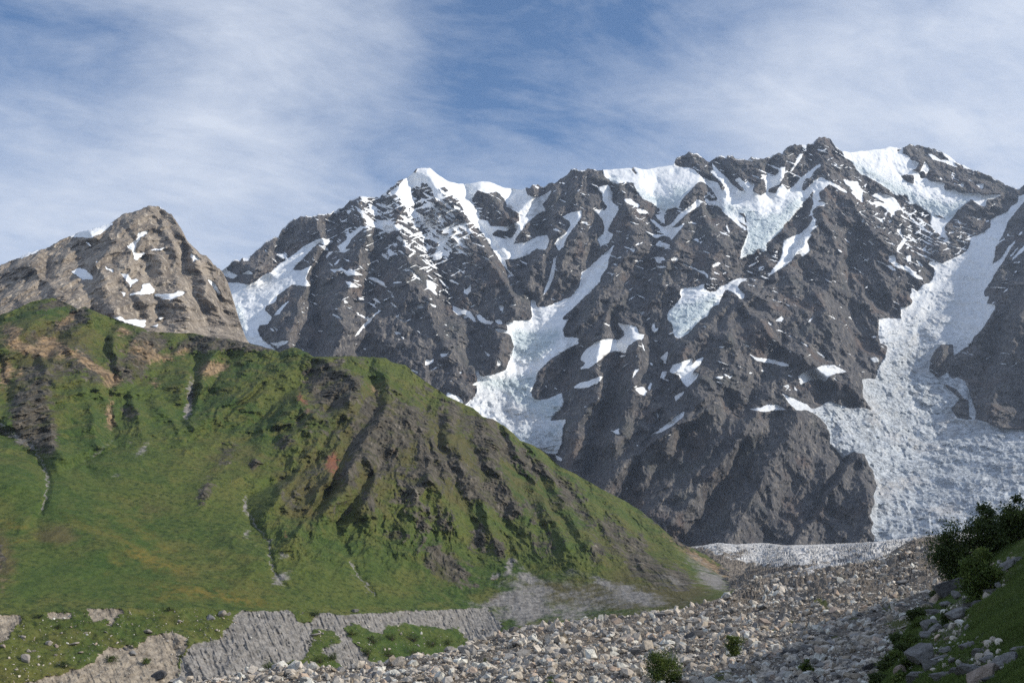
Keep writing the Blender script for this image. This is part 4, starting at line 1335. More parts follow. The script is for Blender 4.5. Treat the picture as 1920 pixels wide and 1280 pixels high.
# relief
amp = 56 * smooth01(V, 1090, 960) * (0.25 + 0.75 * np.maximum(smooth01(U, 380, 560), np.maximum(smooth01(V, 860, 740), smooth01(V, 930, 850) * smooth01(U, 260, 180))))
amp = amp * (1 - 0.28 * smooth01(U, 680, 760))
amp = np.maximum(amp, 13 * smooth01(V, 1130, 1020))
steep = np.clip(rock, 0, 1)
crag = ridged((wx + 8 * w1) / 22, (wz + 8 * w2) / 44, 5, 260)
rel = amp * (h - 0.45) * np.clip(0.75 + 1.1 * fbm(wx / 70, wz / 60, 3, 259), 0.25, 1.5)
wild = 0.25 + 0.75 * np.maximum(smooth01(V, 900, 780), smooth01(U, 400, 600) * smooth01(V, 1110, 1000))
rel = rel + wild * (13 * (ridged((wx + 12 * w1) / 48, (wz + 12 * w2) / 90, 4, 266) - 0.35) + 4.5 * fbm(wx / 12, wz / 12, 5, 270))
wl = smooth01(U, 760, 600); wr_ = smooth01(U, 800, 960); wm = 1 - wl - wr_
wp = 34 * w1 + 10 * w2
ll = smooth01(U, 380, 260)
fl_ = wl * ((1 - ll) * furrows(U, V, -50, 34, 80, 5, 240, wp) + ll * (0.55 * furrows(U, V, -42, 36, 110, 5, 242, wp) + 0.45 * furrows(U, V, 28, 36, 110, 5, 243, wp))) + wm * furrows(U, V, -10, 34, 62, 5, 244, wp) + wr_ * furrows(U, V, 30, 32, 64, 5, 246, wp)
gl_ = np.clip(wild - 0.25, 0, 1) / 0.75
fw1 = fbm(wx / 16, wz / 16, 4, 250); fw2 = fbm(wx / 16 + 23, wz / 16, 4, 253)
fac = facets(wx + 10 * w1, (wz + 10 * w2) / 1.3, (84, 42, 20, 10), (1.0, 0.62, 0.24, 0.07), 980, fw1, fw2)
rel = rel + (0.12 + 0.88 * gl_) * 17 * fac
rel = rel + (0.08 + 0.92 * gl_) * 13 * (fl_ - 0.35) * (1 - 0.5 * smooth01(V, 1020, 1100))
shelf = ridged(U / 46 + 1.4 * w1, V / 15 + 1.1 * w2, 4, 248)
rel = rel + gl_ * 2.0 * (shelf - 0.4)
rock = rock + 0.26 * gl_ * smooth01(fl_ + 0.25 * fac, 0.42, 0.66) * ribz
rel = rel + steep * (10 * (crag - 0.3) + 5 * ridged(wx / 7, wz / 10, 3, 276))
rel = rel + (1 - below) * 1.3 * fbm(wx / 4, wz / 3, 4, 280)
su = U - 0.42 * (V - 1140)
flute = np.abs(perlin(su / 11 + 0.5 * n1, V / 90, 290)) + 0.5 * np.abs(perlin(su / 5, V / 50, 291))
bare = np.clip(np.maximum(tan, grey), 0, 1) * below
rel = rel + bare * ((1.1 + 1.5 * sample(GREYB, uu, vv)) * (0.45 - flute)) + bare * 1.2 * fbm(wx / 3, wz / 2, 4, 293) + below * 2.5 * fbm(U / 30, V / 22, 5, 292)
# turf hangs a little proud of the washed-out cut
rel = rel + below * (1 - bare) * 1.8
# the fallen notch in the cut
rel = rel + below * 5.0 * (smooth01(su, 296, 312) - smooth01(su, 330, 352)) * smooth01(V, 1180, 1200)
chan = np.repeat(np.repeat(strokes(['0,790 30,815 60,835 80,870 92,905 85,940 75,960', '460,930 462,960 480,985 500,1010 505,1040 512,1075 535,1098', '658,1050 672,1080 690,1100 700,1115', '355,700 356,745 350,775', '215,600 200,650 214,700 204,750 208,800 214,830 175,852', '640,780 590,850 520,905 466,930', '720,860 660,960 632,985 655,1040'], 7), 2, 0), 2, 1)[:IH, :IW]
rel = rel - 3.5 * sample(chan, U + 4 * n1, V + 3 * n2) * (1 - below)
CRAG = blobs("640,728,22,16,24,-20 662,715,12,12,16,0 655,750,8,14,14,0 600,688,14,8,13,-30 572,680,10,7,12,-30 548,662,12,6,10,-20 520,690,9,6,11,-30 500,668,9,6,9,-30 470,672,10,6,9,-20 455,700,8,5,8,0 590,725,9,6,10,-30 560,745,9,6,10,-30 610,760,10,8,11,0 575,790,9,6,9,-30 530,818,10,6,11,-30 480,866,8,6,10,0 490,800,9,6,8,-30 430,830,10,7,9,-30 745,735,10,6,12,20 765,790,14,9,12,20 715,790,12,9,11,0 735,840,12,10,11,0 690,860,10,8,9,0 650,880,9,9,9,0 905,795,16,8,14,25 925,830,16,9,13,30 868,855,10,8,10,0 845,785,12,8,10,20 815,860,10,10,12,0 805,900,9,10,10,0 780,920,9,9,9,0 918,905,9,12,10,-20 985,862,12,7,10,30 1012,878,12,7,9,30 938,935,9,11,9,-25 1052,902,12,6,8,30 968,955,9,7,9,30 830,975,8,10,8,-20 740,998,9,6,8,20 793,985,7,10,8,-25 905,1005,7,9,8,-20 940,1030,7,7,7,-30 870,1065,14,8,6,35 385,930,8,12,8,15 140,583,10,6,10,0 165,600,8,6,9,-30 132,655,12,6,10,-30 80,738,12,6,9,-30 75,668,10,6,8,-30 30,700,10,6,8,-30 287,640,9,7,9,20 275,665,7,8,8,30 300,660,6,6,7,0 345,645,9,5,7,0 385,648,8,6,8,0 95,800,10,10,7,0 55,690,8,5,7,-30 245,695,8,6,7,20 365,655,8,5,7,-20 20,640,10,6,8,-30 110,610,10,5,8,-30 360,840,9,5,7,-30 560,930,8,10,8,0 535,955,8,8,7,0 620,900,9,7,8,-30 1090,955,9,9,8,0 1180,1020,10,9,8,20 1135,985,10,7,7,30 1205,1060,8,9,7,0 1250,1060,9,7,6,30")
rel = rel + 1.15 * sample(CRAG, U + 7 * n3 + 4 * n1, V + 5 * n4 + 3 * n2)
rel = rel * smooth01(V - V[:1], -8, 5)
P_hill = project(U, V, Y0 - rel)
HU, HV = U, V
P, nb = add_back(P_hill, 230, 520)
E = lambda a: ext(a, nb)
bm_ = E(below)[:-1, :-1] > 0.5
hill_obs = sheet('hillside', P, M_HILL, {'rock': E(rock), 'soil': E(soil), 'red': E(red), 'grey': E(grey), 'tan': E(tan), 'yellow': E(yel), 'lush': E(lush), 'dry': E(dry)},
                 [('hillside', ~bm_), ('river_bank', bm_)])
tag(hill_obs[0], "broad green hillside with eroded rocky ribs on its right flank", 'hillside', kind='structure')
tag(hill_obs[1], "steep cut bank of grey gravel and turf along the foot of the green hillside", 'bank', kind='structure')


def on_sheet(P, U, V, u, v):
    """surface point of a sheet at photo pixel (u, v)"""
    c = (u - U[0, 0]) / (U[0, -1] - U[0, 0]) * (U.shape[1] - 1)
    c = min(max(c, 0), U.shape[1] - 1.001)
    ci = int(c); fc = c - ci
    col = V[:, ci]
    r = np.searchsorted(col, v)
    r = min(max(r, 1), len(col) - 1)
    f = (v - col[r - 1]) / max(col[r] - col[r - 1], 1e-6)
    f = min(max(f, 0), 1)
    A = P[r - 1, ci] * (1 - fc) + P[r - 1, ci + 1] * fc
    B = P[r, ci] * (1 - fc) + P[r, ci + 1] * fc
    return A * (1 - f) + B * f
# ------------------------------------------------------------------ dirty glacier tongue and the boulder moraine
sky_g = curve("1215,1045 1260,1032 1290,1025 1320,1022 1345,1017 1380,1020 1430,1017 1470,1022 1520,1021 1560,1019 1640,1015 1700,1008 1770,1000 1850,995 1960,990")
tps_g = TPS([(1230, 1110, 1150), (1400, 1095, 930), (1500, 1070, 820), (1650, 1045, 860), (1780, 1010, 1050), (1900, 1000, 1150), (1900, 1100, 700), (1300, 1110, 1080), (1250, 1080, 1200),
             (1290, 1030, 1650), (1430, 1020, 1750), (1560, 1020, 1700), (1700, 1008, 1500), (1350, 1060, 1150), (1550, 1040, 1250)])
U, V = grid_uv(1215, 1960, 620, sky_g, lambda u: np.full_like(u, 1122.0), 160)
Y0 = tps_g(U, V)
X3 = project(U, V, Y0); wx, wy = X3[..., 0], X3[..., 1]
DEB = blobs("1320,1050,60,14,0.7,20 1400,1075,90,14,0.8,-5 1480,1068,80,7,0.35,-8 1380,1040,30,7,0.5,0 1300,1035,30,8,0.5,0 1560,1054,60,4,0.3,-10 1440,1050,50,4,0.35,-8 1400,1030,24,8,0.35,0 1520,1035,30,4,0.3,0 1350,1090,60,20,0.9,0 1370,1070,60,22,0.8,25 1420,1090,60,16,0.8,0 1310,1045,40,14,0.4,20 1390,1100,90,24,1.0,0 1340,1075,50,16,0.8,20")
deb = sample(DEB, U + 5 * fbm(U / 20, V / 8, 3, 300), V)
r = 8 * (ridged((wx + wy * 0.5) / 60, wy / 44, 5, 301) - 0.45) + 3.5 * (ridged((wx + 0.4 * wy) / 16, wy / 26, 4, 305) - 0.4)
P = X3.copy()
P[..., 2] += r * smooth01(V - V[:1], -3, 8)
P, nb = add_back(P, 40, 300)
tongue = sheet('glacier_tongue', P, M_TONGUE, {'debris': ext(deb, nb)})[0]
tag(tongue, "dirty white glacier tongue banded with debris at the foot of the mountain", 'glacier', kind='structure')

sky_e = curve("150,1330 280,1292 350,1274 450,1262 500,1254 560,1248 620,1252 700,1246 780,1234 860,1214 900,1198 930,1188 960,1179 1060,1165 1160,1157 1230,1147 1280,1140 1340,1124 1372,1112 1390,1098 1405,1088 1430,1080 1480,1070 1520,1066 1560,1061 1600,1058 1640,1048 1680,1034 1698,1018 1715,1010 1740,1005 1770,1007 1800,1012 1850,1030 1900,1050 2000,1080")
tps_e = TPS([(200, 1320, 210), (560, 1250, 255), (860, 1216, 300), (960, 1180, 350), (1160, 1160, 390), (1280, 1142, 430), (1372, 1114, 560),
             (960, 1290, 150), (1300, 1290, 112), (1500, 1290, 90), (1640, 1290, 76), (1800, 1290, 66), (600, 1290, 185),
             (1200, 1220, 215), (1500, 1200, 160), (1400, 1150, 330), (1600, 1150, 220), (1600, 1095, 420), (1500, 1095, 540), (1720, 1100, 300),
             (1410, 1092, 760), (1500, 1070, 800), (1640, 1050, 800), (1700, 1020, 900), (1750, 1008, 940), (1850, 1035, 600), (1950, 1100, 250), (1800, 1180, 130), (1950, 1200, 90)])
U, V = grid_uv(150, 2000, 1300, sky_e, lambda u: np.full_like(u, 1380.0), 290)
Y0 = tps_e(U, V)
X3 = project(U, V, Y0); wx, wy = X3[..., 0], X3[..., 1]
sc = np.clip(Y0 / 250.0, 0.4, 3)
r = sc * 2.6 * fbm(wx / 24, wy / 34, 4, 311) + sc * 0.9 * fbm(wx / 5, wy / 7, 4, 315) + 0.22 * sc * fbm(wx / 1.4, wy / 1.8, 3, 319)
P_mor = X3.copy()
P_mor[..., 2] += r * smooth01(V - V[:1], -2, 10)
MU, MV = U, V
MGR = blobs("1540,1133,20,9,0.9,40 1600,1160,60,14,0.45,0 1490,1165,30,9,0.5,20 1452,1177,14,9,0.7,0 1690,1122,16,6,0.8,0 1350,1270,26,14,0.9,0 1290,1272,20,8,0.6,0 1567,1195,16,7,0.6,0 1375,1218,26,14,0.5,0 1510,1247,16,10,0.6,0 1400,1245,16,7,0.4,0 1670,1140,26,8,0.6,0 910,1243,12,6,0.7,0 1030,1270,20,8,0.5,0 1240,1270,40,20,0.6,0 1210,1225,12,5,0.4,0 1690,1170,30,16,0.8,0 1640,1190,26,12,0.4,0")
gr = sample(MGR, U + 5 * fbm(wx / 4, wy / 4, 3, 320), V)
P, nb = add_back(P_mor, 14, 60)
mor = sheet('moraine', P, M_MORAINE, {'grass': ext(gr, nb)})[0]
tag(mor, "rubble covered moraine floor sloping across the lower right of the valley", 'moraine', kind='structure')

# ------------------------------------------------------------------ the shaded grassy bank at the right
sky_b = curve("1560,1330 1600,1312 1640,1284 1662,1250 1690,1195 1720,1150 1750,1116 1780,1086 1810,1052 1850,1012 1890,977 1920,952 2000,880 2200,720 2600,450")
tps_b = TPS([(1640, 1285, 62), (1700, 1180, 78), (1760, 1112, 98), (1810, 1055, 110), (1870, 988, 122), (1920, 952, 128), (1750, 1230, 56), (1850, 1150, 60), (1800, 1275, 42), (1920, 1285, 32),
             (1920, 1100, 60), (1920, 1020, 86), (2100, 1285, 24), (2100, 1000, 58), (2300, 900, 50), (2600, 470, 80), (2600, 1200, 18), (1560, 1330, 66)])
U, V = grid_uv(1560, 2600, 700, sky_b, lambda u: np.full_like(u, 1420.0), 370)
Y0 = tps_b(U, V)
X3 = project(U, V, Y0); wx, wy = X3[..., 0], X3[..., 1]
P_bank = X3.copy()
d = 0.9 * fbm(wx / 7, wy / 9, 4, 401) + 0.28 * fbm(wx / 1.6, wy / 2.2, 4, 405) + 0.08 * fbm(wx / 0.4, wy / 0.6, 3, 409)
P_bank[..., 2] += d * smooth01(V - V[:1], -4, 30)
BU, BV = U, V
STO = blobs("1850,1240,30,24,1.0,-30 1790,1180,30,24,0.8,-40 1740,1150,16,30,0.7,10 1800,1140,30,20,0.7,-30 1720,1240,30,30,0.5,0 1860,1110,30,12,0.7,-40 1760,1230,30,30,0.6,-40 1880,1065,30,12,0.6,-35 1830,1260,40,16,0.8,0")
st = sample(STO, U + 4 * fbm(wx / 1.5, wy / 1.5, 3, 420), V)
k = np.linspace(1, 0, 14, endpoint=False)[:, None]
top = P_bank[0][None]
back = np.repeat(top, 14, 0).copy()
back[..., 1] += k * 20; back[..., 0] -= k * 3
back[..., 2] = top[..., 2] * (1 - k) + (-16.0) * k + 0.6 * fbm(top[..., 0] / 6, k * 5 + 0 * top[..., 0], 3, 430)
back[..., 2] = np.minimum(back[..., 2], top[..., 2])
P = np.concatenate([back, P_bank], 0)
# the turf carries on up to the crest of the valley side, out of the picture
last = P[:, -1]
tt = np.linspace(0, 1, 26)[None, 1:, None]
cy = last[:, 1] + 6
crest = np.stack([np.interp(cy, [-60, 60, 130, 200], [112, 112, 127, 142]), cy, np.interp(cy, [-60, 60, 90, 115, 160], [58, 50, 47.5, 46, 43])], -1)
apron = last[:, None] * (1 - tt) + crest[:, None] * tt
apron[..., 2] += 1.5 * fbm(apron[..., 0] / 9, apron[..., 1] / 9, 3, 445) * np.sin(np.pi * tt[..., 0])
P = np.concatenate([P, apron], 1)
behind = np.repeat(P[-1:], 3, 0); behind[:, :, 1] -= np.array([15, 40, 90])[:, None]
P = np.concatenate([P, behind], 0)
st_all = np.concatenate([ext(st, 14), np.zeros((3, st.shape[1]))], 0)
st_all = np.concatenate([st_all, np.zeros((len(P), 25))], 1)
bank = sheet('grassy_bank', P, M_BANK, {'stony': st_all})[0]
tag(bank, "steep grassy bank in shadow at the lower right corner", 'bank', kind='structure')

# the hillside the bank belongs to climbs on to the right, out of the picture, and shades its foot
ys = np.linspace(70, 420, 60)[:, None]
ts = np.linspace(0, 1, 40)[None]
foot_x = np.interp(ys, [-60, 20, 60, 100, 130, 200, 300, 420], [30, 26, 42, 74, 98, 118, 165, 225])
foot_z = np.interp(ys, [-60, 20, 60, 100, 130, 420], [-6, -6, 3, 9, 9, 8])
rid_x = np.interp(ys, [-60, 60, 130, 200, 260, 420], [110, 110, 125, 140, 172, 260])
rid_z = np.interp(ys, [-60, 60, 90, 115, 160, 210, 260, 330, 420], [58, 50, 47.5, 46, 43, 41, 35, 21, 9])
foot_z = foot_z - 12
hx = foot_x + (rid_x - foot_x) * ts * 1.0 + 0 * ys
hz = foot_z + (rid_z - foot_z) * ts
hz = hz + 2.5 * fbm(hx / 14, (ys + 0 * hx) / 14, 4, 440) * (ts > 0.02)
hy = ys + 0 * ts
Ph = np.stack([hx, hy, hz], -1)
far = Ph[:, -1:].copy(); far[..., 0] += 160; far[..., 2] -= 60
Ph = np.concatenate([Ph, far], 1)[::-1]
side = sheet('valley_side', Ph, M_BANK, {'stony': np.zeros(Ph.shape[:2])})[0]
tag(side, "steep valley side climbing to the right of the shaded bank", 'hillside', kind='structure')

# the valley floor that everything stands on
g = np.linspace(-1, 1, 40)
gx, gy = np.meshgrid(g * 6500, g * 5000 + 4000)
vf = sheet('ground', np.stack([gx, gy, np.full_like(gx, -95.0)], -1)[::-1], M_MORAINE, {'grass': np.full(gx.shape, 0.4)})[0]
tag(vf, "valley floor under the moraine and hills", 'ground', kind='structure')

# the air of the valley: far rock fades towards blue
hb = bmesh.new()
bmesh.ops.create_cube(hb, size=1.0)
hme = bpy.data.meshes.new('haze')
for vtx in hb.verts:
    vtx.co = Vector((vtx.co.x * 13400, vtx.co.y * 11000 + 4200, (vtx.co.z + 0.5) * 3100 - 97))
hb.to_mesh(hme); hb.free()
HAZE_DENSITY = 2.6e-5
hm = bpy.data.materials.new('thin_air')
hm.use_nodes = True
ht = hm.node_tree; ht.nodes.clear()
ho = N(ht, 'ShaderNodeOutputMaterial')
hv = N(ht, 'ShaderNodeVolumePrincipled')
hv.inputs['Color'].default_value = (0.62, 0.76, 1.0, 1)
hv.inputs['Density'].default_value = HAZE_DENSITY
hv.inputs['Anisotropy'].default_value = 0.25
L(ht, hv.outputs[0], ho.inputs['Volume'])
hme.materials.append(hm)
haze = link(bpy.data.objects.new('haze', hme))
tag(haze, "thin bluish haze in the air of the valley", 'haze', kind='stuff')
# ------------------------------------------------------------------ boulders and stones
def ico(sub):
    bm = bmesh.new()
    bmesh.ops.create_icosphere(bm, subdivisions=sub, radius=1.0)
    V = np.array([v.co[:] for v in bm.verts]); T = np.array([[v.index for v in f.verts] for f in bm.faces])
    bm.free()
    return V, T


ICO1, ICO1T = ico(1)
ICO2, ICO2T = ico(2)
ICO4, ICO4T = ico(4)


def chisel(V, r, cuts, lo=0.45, hi=0.85):
    """knock flat faces off a ball: each cut is one broken face of the stone"""
    V = V.copy()
    for _ in range(cuts):
        n = r.normal(size=3); n /= np.linalg.norm(n)
        d = r.uniform(lo, hi)
        s = V @ n
        V = V - np.maximum(s - d, 0)[:, None] * n
    return V


boulder_meshes = []
for i in range(14):
    r = np.random.default_rng(500 + i)
    V = chisel(ICO4, r, r.integers(9, 16), 0.42, 0.80)
    rr = np.linalg.norm(V, axis=1)
    nz = fbm(V[:, 0] * 2.2 + i * 7 + V[:, 2], V[:, 1] * 2.2 + V[:, 2] * 1.7, 4, 510) * 0.07 + fbm(V[:, 0] * 9 + i * 3 + 4 * V[:, 2], V[:, 1] * 9 + 5 * V[:, 2], 3, 514) * 0.022
    V = V * (1 + nz / np.maximum(rr, 0.3))[:, None]
    V *= np.array([1.0, r.uniform(0.7, 1.0), r.uniform(0.62, 0.95)])
    V /= np.abs(V[:, 0]).max()
    boulder_meshes.append((V, {}))


def boulder(u, v, wpx, sheet_, matkey, label, group=None, shape=None, asp=(1, 1), yaw=None, tilt=None, sink=0.28):
    Pp, Uu, Vv = sheet_
    p = on_sheet(Pp, Uu, Vv, u, v)
    w = wpx * p[1] / F / 2
    i = random.randrange(14) if shape is None else shape
    V, cache = boulder_meshes[i]
    if matkey not in cache:
        me = mesh_from('boulder', V, tris=ICO4T)
        me.materials.append({'pale': M_PALE, 'grey': M_GREY, 'pink': M_PINK, 'dark': M_DARK}[matkey])
        cache[matkey] = me
    o = link(bpy.data.objects.new('boulder', cache[matkey]))
    hz = w * asp[1]
    o.scale = (w, w * random.uniform(0.8, 1.1), hz)
    o.rotation_euler = (random.uniform(-0.25, 0.25), random.uniform(-0.25, 0.25) if tilt is None else tilt, random.uniform(-0.6, 0.6) + random.choice((0, math.pi)) if yaw is None else yaw)
    o.location = (p[0], p[1], p[2] + hz * (0.75 - 2 * sink))
    tag(o, label, 'boulder', group)
    return o


MOR = (P_mor, MU, MV); BAN = (P_bank, BU, BV); HIL = (P_hill, HU, HV)
G_M, G_B, G_T = 'boulders strewn over the moraine', 'boulders on the shaded bank', 'boulders on the turf bank under the green hill'
for u, v, w, mk, asp, lb in (
    (1693, 1094, 28, 'grey', .5, "large flat grey green boulder alone on the upper right of the moraine"),
    (1507, 1086, 20, 'pale', .5, "pale flat topped boulder perched below the dirty glacier tongue"),
    (1525, 1092, 22, 'dark', .55, "dark boulder just right of the pale flat one below the glacier tongue"),
    (1677, 1125, 15, 'pink', 1.1, "upright pinkish boulder near the turf by the shadow edge"),
    (1570, 1147, 34, 'pink', .4, "long pinkish slab below the bright grass strip on the moraine"),
    (1552, 1160, 22, 'pale', .7, "pale block just below the long pinkish slab"),
    (1434, 1171, 26, 'pink', 1.0, "pointed tan boulder on the middle of the sunlit moraine"),
    (1547, 1187, 44, 'pale', .32, "longest pale slab lying flat near the shadow edge of the moraine"),
    (1370, 1188, 26, 'grey', .9, "rounded grey boulder right above the small bush"),
    (1352, 1236, 22, 'dark', .9, "dark grey boulder left of the small bush on the moraine"),
    (1450, 1236, 20, 'pink', .7, "tan boulder just inside the shadow line below the small bush"),
    (1495, 1222, 20, 'pale', .8, "pale block right at the tip of the shadow on the moraine"),
    (1467, 1230, 26, 'dark', .7, "dark broad boulder at the shadow line between two tan blocks"),
    (1625, 1116, 12, 'pale', .8, "small bright pyramid shaped boulder on the far moraine"),
    (1300, 1258, 30, 'pale', .8, "big pale boulder right of the round green bush"),
    (1332, 1258, 20, 'pale', .8, "smaller pale boulder beside the big one right of the round bush"),
    (1597, 1241, 32, 'grey', .6, "broad grey slab in the shaded part of the moraine"),
    (1629, 1250, 32, 'dark', .8, "dark boulder at the foot of the shaded bank, partly hidden by turf"),
    (1177, 1198, 30, 'pale', .7, "large whitish boulder near the middle of the moraine crest"),
    (1017, 1252, 24, 'grey', 1.0, "tall grey boulder among white rubble left of the round bush"),
    (1140, 1222, 22, 'pale', 1.1, "upright pale boulder with a dark left side in the white rubble"),
    (1087, 1227, 20, 'pink', .7, "pink slab lying in the white rubble"),
    (1167, 1160, 20, 'pale', .6, "pale boulder standing up on the moraine skyline against the green hill"),
    (960, 1250, 22, 'pale', .8, "cream boulder low in the left part of the rubble"),
    (870, 1222, 22, 'grey', .7, "grey boulder on the left crest of the moraine"),
    (937, 1196, 16, 'pink', .7, "tan boulder on the crest where the moraine meets the grey bank"),
    (1053, 1200, 16, 'grey', .6, "grey block just under the moraine skyline"),
    (1220, 1191, 14, 'pink', .9, "reddish boulder right of the large whitish one"),
    (1300, 1199, 46, 'dark', .5, "wide dark overhanging boulder in the middle of the moraine"),
    (1320, 1186, 26, 'pale', .5, "pale slab resting above the wide dark boulder"),
    (560, 1252, 22, 'pale', .6, "pale boulder on the far left tail of the moraine"),
    (700, 1250, 16, 'pale', .7, "white boulder on the left moraine crest below the turf bank"),
):
    boulder(u, v, w, MOR, mk, lb, G_M, asp=(1, asp))

Z = lambda x, y: (1620 + x / 4.92, 1020 + y / 4.92)
for x, y, w, hh, mk, tl, lb in (
    (830, 430, 235, 150, 'dark', -.5, "big dark slanting slab under the dark shrubs at the top of the bank"),
    (590, 590, 90, 95, 'grey', 0, "rounded grey boulder at the upper left edge of the shaded bank"),
    (620, 760, 140, 130, 'grey', .1, "large grey block in the left string of boulders on the bank"),
    (655, 800, 95, 140, 'grey', -.9, "tall leaning grey boulder beside the large grey block"),
    (590, 865, 100, 80, 'grey', 0, "grey boulder directly below the tall leaning one"),
    (588, 915, 92, 60, 'grey', .1, "low grey boulder above the biggest boulder"),
    (540, 1060, 200, 170, 'grey', -.35, "biggest boulder on the shaded bank, lying between turf and the left string"),
    (342, 1210, 85, 150, 'pink', .1, "upright brown stone at the lower left foot of the bank"),
    (690, 1080, 150, 110, 'grey', -.3, "grey boulder touching the right of the biggest boulder"),
    (770, 975, 110, 80, 'grey', -.4, "grey boulder in turf above and right of the biggest boulder"),
    (640, 1150, 140, 100, 'grey', 0, "grey block below the biggest boulder"),
    (980, 530, 112, 110, 'grey', 0, "round pale grey boulder heading the upper row on the bank"),
    (1080, 530, 110, 80, 'grey', -.4, "slanting grey boulder right of the round pale grey one"),
    (870, 710, 135, 110, 'grey', -.3, "broad grey boulder at the lower end of the upper row"),
    (850, 500, 62, 90, 'grey', .1, "narrow upright grey stone below the dark slab"),
    (1180, 420, 100, 85, 'grey', -.3, "grey boulder at the right end of the upper row"),
    (1250, 370, 55, 110, 'grey', -.3, "thin upright grey stone at the edge of the upper turf"),
    (1330, 220, 130, 80, 'grey', -.45, "grey slab jutting from the turf right of the lighter shrub"),
    (1420, 145, 75, 60, 'grey', -.4, "small grey boulder above the jutting grey slab"),
    (1310, 1070, 195, 140, 'grey', -.5, "large smooth grey boulder near the right edge of the picture"),
    (1435, 975, 110, 60, 'grey', -.4, "grey boulder at the right edge above the large smooth one"),
    (1070, 1020, 130, 70, 'grey', -.2, "flat grey boulder on top of the lower boulder pile"),
    (970, 1030, 110, 70, 'grey', -.2, "grey boulder at the upper left of the lower boulder pile"),
    (1020, 1120, 100, 65, 'grey', 0, "oval grey boulder in the middle of the lower pile"),
    (720, 1230, 165, 115, 'grey', 0, "grey boulder at the bottom edge left of the lower pile"),
    (955, 1220, 165, 115, 'grey', -.1, "rounded grey boulder at the bottom edge under the lower pile"),
    (1100, 1240, 260, 80, 'pink', -.6, "long tan slab slanting up to the right at the bottom edge"),
    (870, 1160, 145, 85, 'grey', -.1, "grey boulder on the left side of the lower pile"),
    (1160, 1265, 125, 75, 'dark', -.2, "dark boulder beneath the long tan slab"),
    (500, 1240, 180, 75, 'grey', -.3, "pale grey slab at the bottom edge between turf and rocks"),
    (1080, 1150, 85, 55, 'grey', 0, "small grey boulder between the oval one and the long tan slab"),
    (1135, 1050, 120, 65, 'grey', -.2, "grey boulder at the right of the lower pile"),
    (790, 800, 75, 65, 'grey', 0, "single grey boulder in the turf below the upper row"),
    (650, 650, 120, 85, 'grey', .2, "dark grey boulder between the left string and the green hollow"),
    (930, 275, 70, 45, 'pale', -.1, "pale top of a boulder under the lighter shrub"),
    (920, 430, 65, 55, 'grey', -.2, "grey boulder at the right tip of the dark slanting slab"),
    (545, 740, 55, 60, 'pale', 0, "small pale boulder at the outer edge of the left string"),
    (185, 720, 130, 60, 'dark', -.1, "dark boulder where the moraine meets the bank"),
    (690, 395, 90, 50, 'pale', -.2, "pale slab at the top of the bank left of the dark slab"),
    (760, 560, 80, 70, 'grey', -.3, "grey boulder between the narrow stone and the left string"),
    (930, 610, 90, 60, 'grey', -.3, "grey boulder just under the round pale grey one"),
    (1050, 590, 90, 60, 'dark', -.3, "dark boulder in the upper row above the turf"),
):
    u, v = Z(x, y + hh * 0.28)
    boulder(u, v, w * 1.5 / 4.92, BAN, mk, lb, G_B, asp=(1, max(.5, hh / w * 0.9)), tilt=tl * 0.7, yaw=random.uniform(-.25, .25), sink=0.08)

for u, v, w, mk, asp, lb in (
    (47, 1237, 20, 'pale', 1.1, "large pale pointed boulder at the left end of the turf bank"),
    (42, 1195, 14, 'pale', .8, "pale boulder with a dark side under the bare gravel patch on the left"),
    (92, 1207, 13, 'pale', .9, "squarish pale boulder in the middle of the turf bank stones"),
    (105, 1211, 10, 'pink', 1.1, "small pinkish boulder beside the squarish pale one"),
    (138, 1207, 20, 'pale', .5, "oblong pale block on the turf bank"),
    (150, 1223, 13, 'pink', .6, "tan boulder below the oblong pale block"),
    (105, 1228, 9, 'pale', .8, "bright white stone low on the turf bank"),
    (54, 1222, 10, 'pale', 1.2, "upright pale stone just above the large pointed boulder"),
    (64, 1220, 9, 'pale', .6, "flat pale stone right of the upright one"),
    (114, 1187, 9, 'pale', .7, "pale stone beside the dark turf hollow"),
    (275, 1184, 26, 'pale', .4, "long pale boulder near the top of the bare gravel"),
    (250, 1226, 15, 'grey', .9, "grey boulder at the top of the tan gravel scar"),
    (234, 1217, 12, 'dark', .9, "dark boulder left of the grey one above the gravel scar"),
    (413, 1153, 22, 'pale', .9, "largest pale boulder in the cluster on the terrace edge"),
    (395, 1160, 18, 'grey', .8, "grey boulder left in the cluster on the terrace edge"),
    (428, 1152, 12, 'pale', .9, "small pale boulder right in the cluster on the terrace edge"),
    (296, 1270, 36, 'dark', .8, "big dark boulder at the foot of the gravel scar"),
    (337, 1164, 13, 'pale', .4, "thin pale slab on the upper turf bank"),
    (405, 1181, 8, 'pale', .6, "pale stone in turf below the terrace edge cluster"),
    (590, 1190, 22, 'pale', .35, "long pale slab on the grey fluted gravel"),
    (604, 1188, 7, 'pale', 1.0, "round white stone at the end of the long pale slab"),
    (5, 1211, 11, 'pink', .6, "pinkish boulder at the left edge of the picture"),
    (665, 1146, 16, 'grey', .5, "grey boulder on the rim of the gravel bank"),
    (161, 1186, 8, 'pale', .6, "slanting pale stone right of the turf hollow"),
):
    boulder(u, v, w, HIL, mk, lb, G_T, asp=(1, asp))

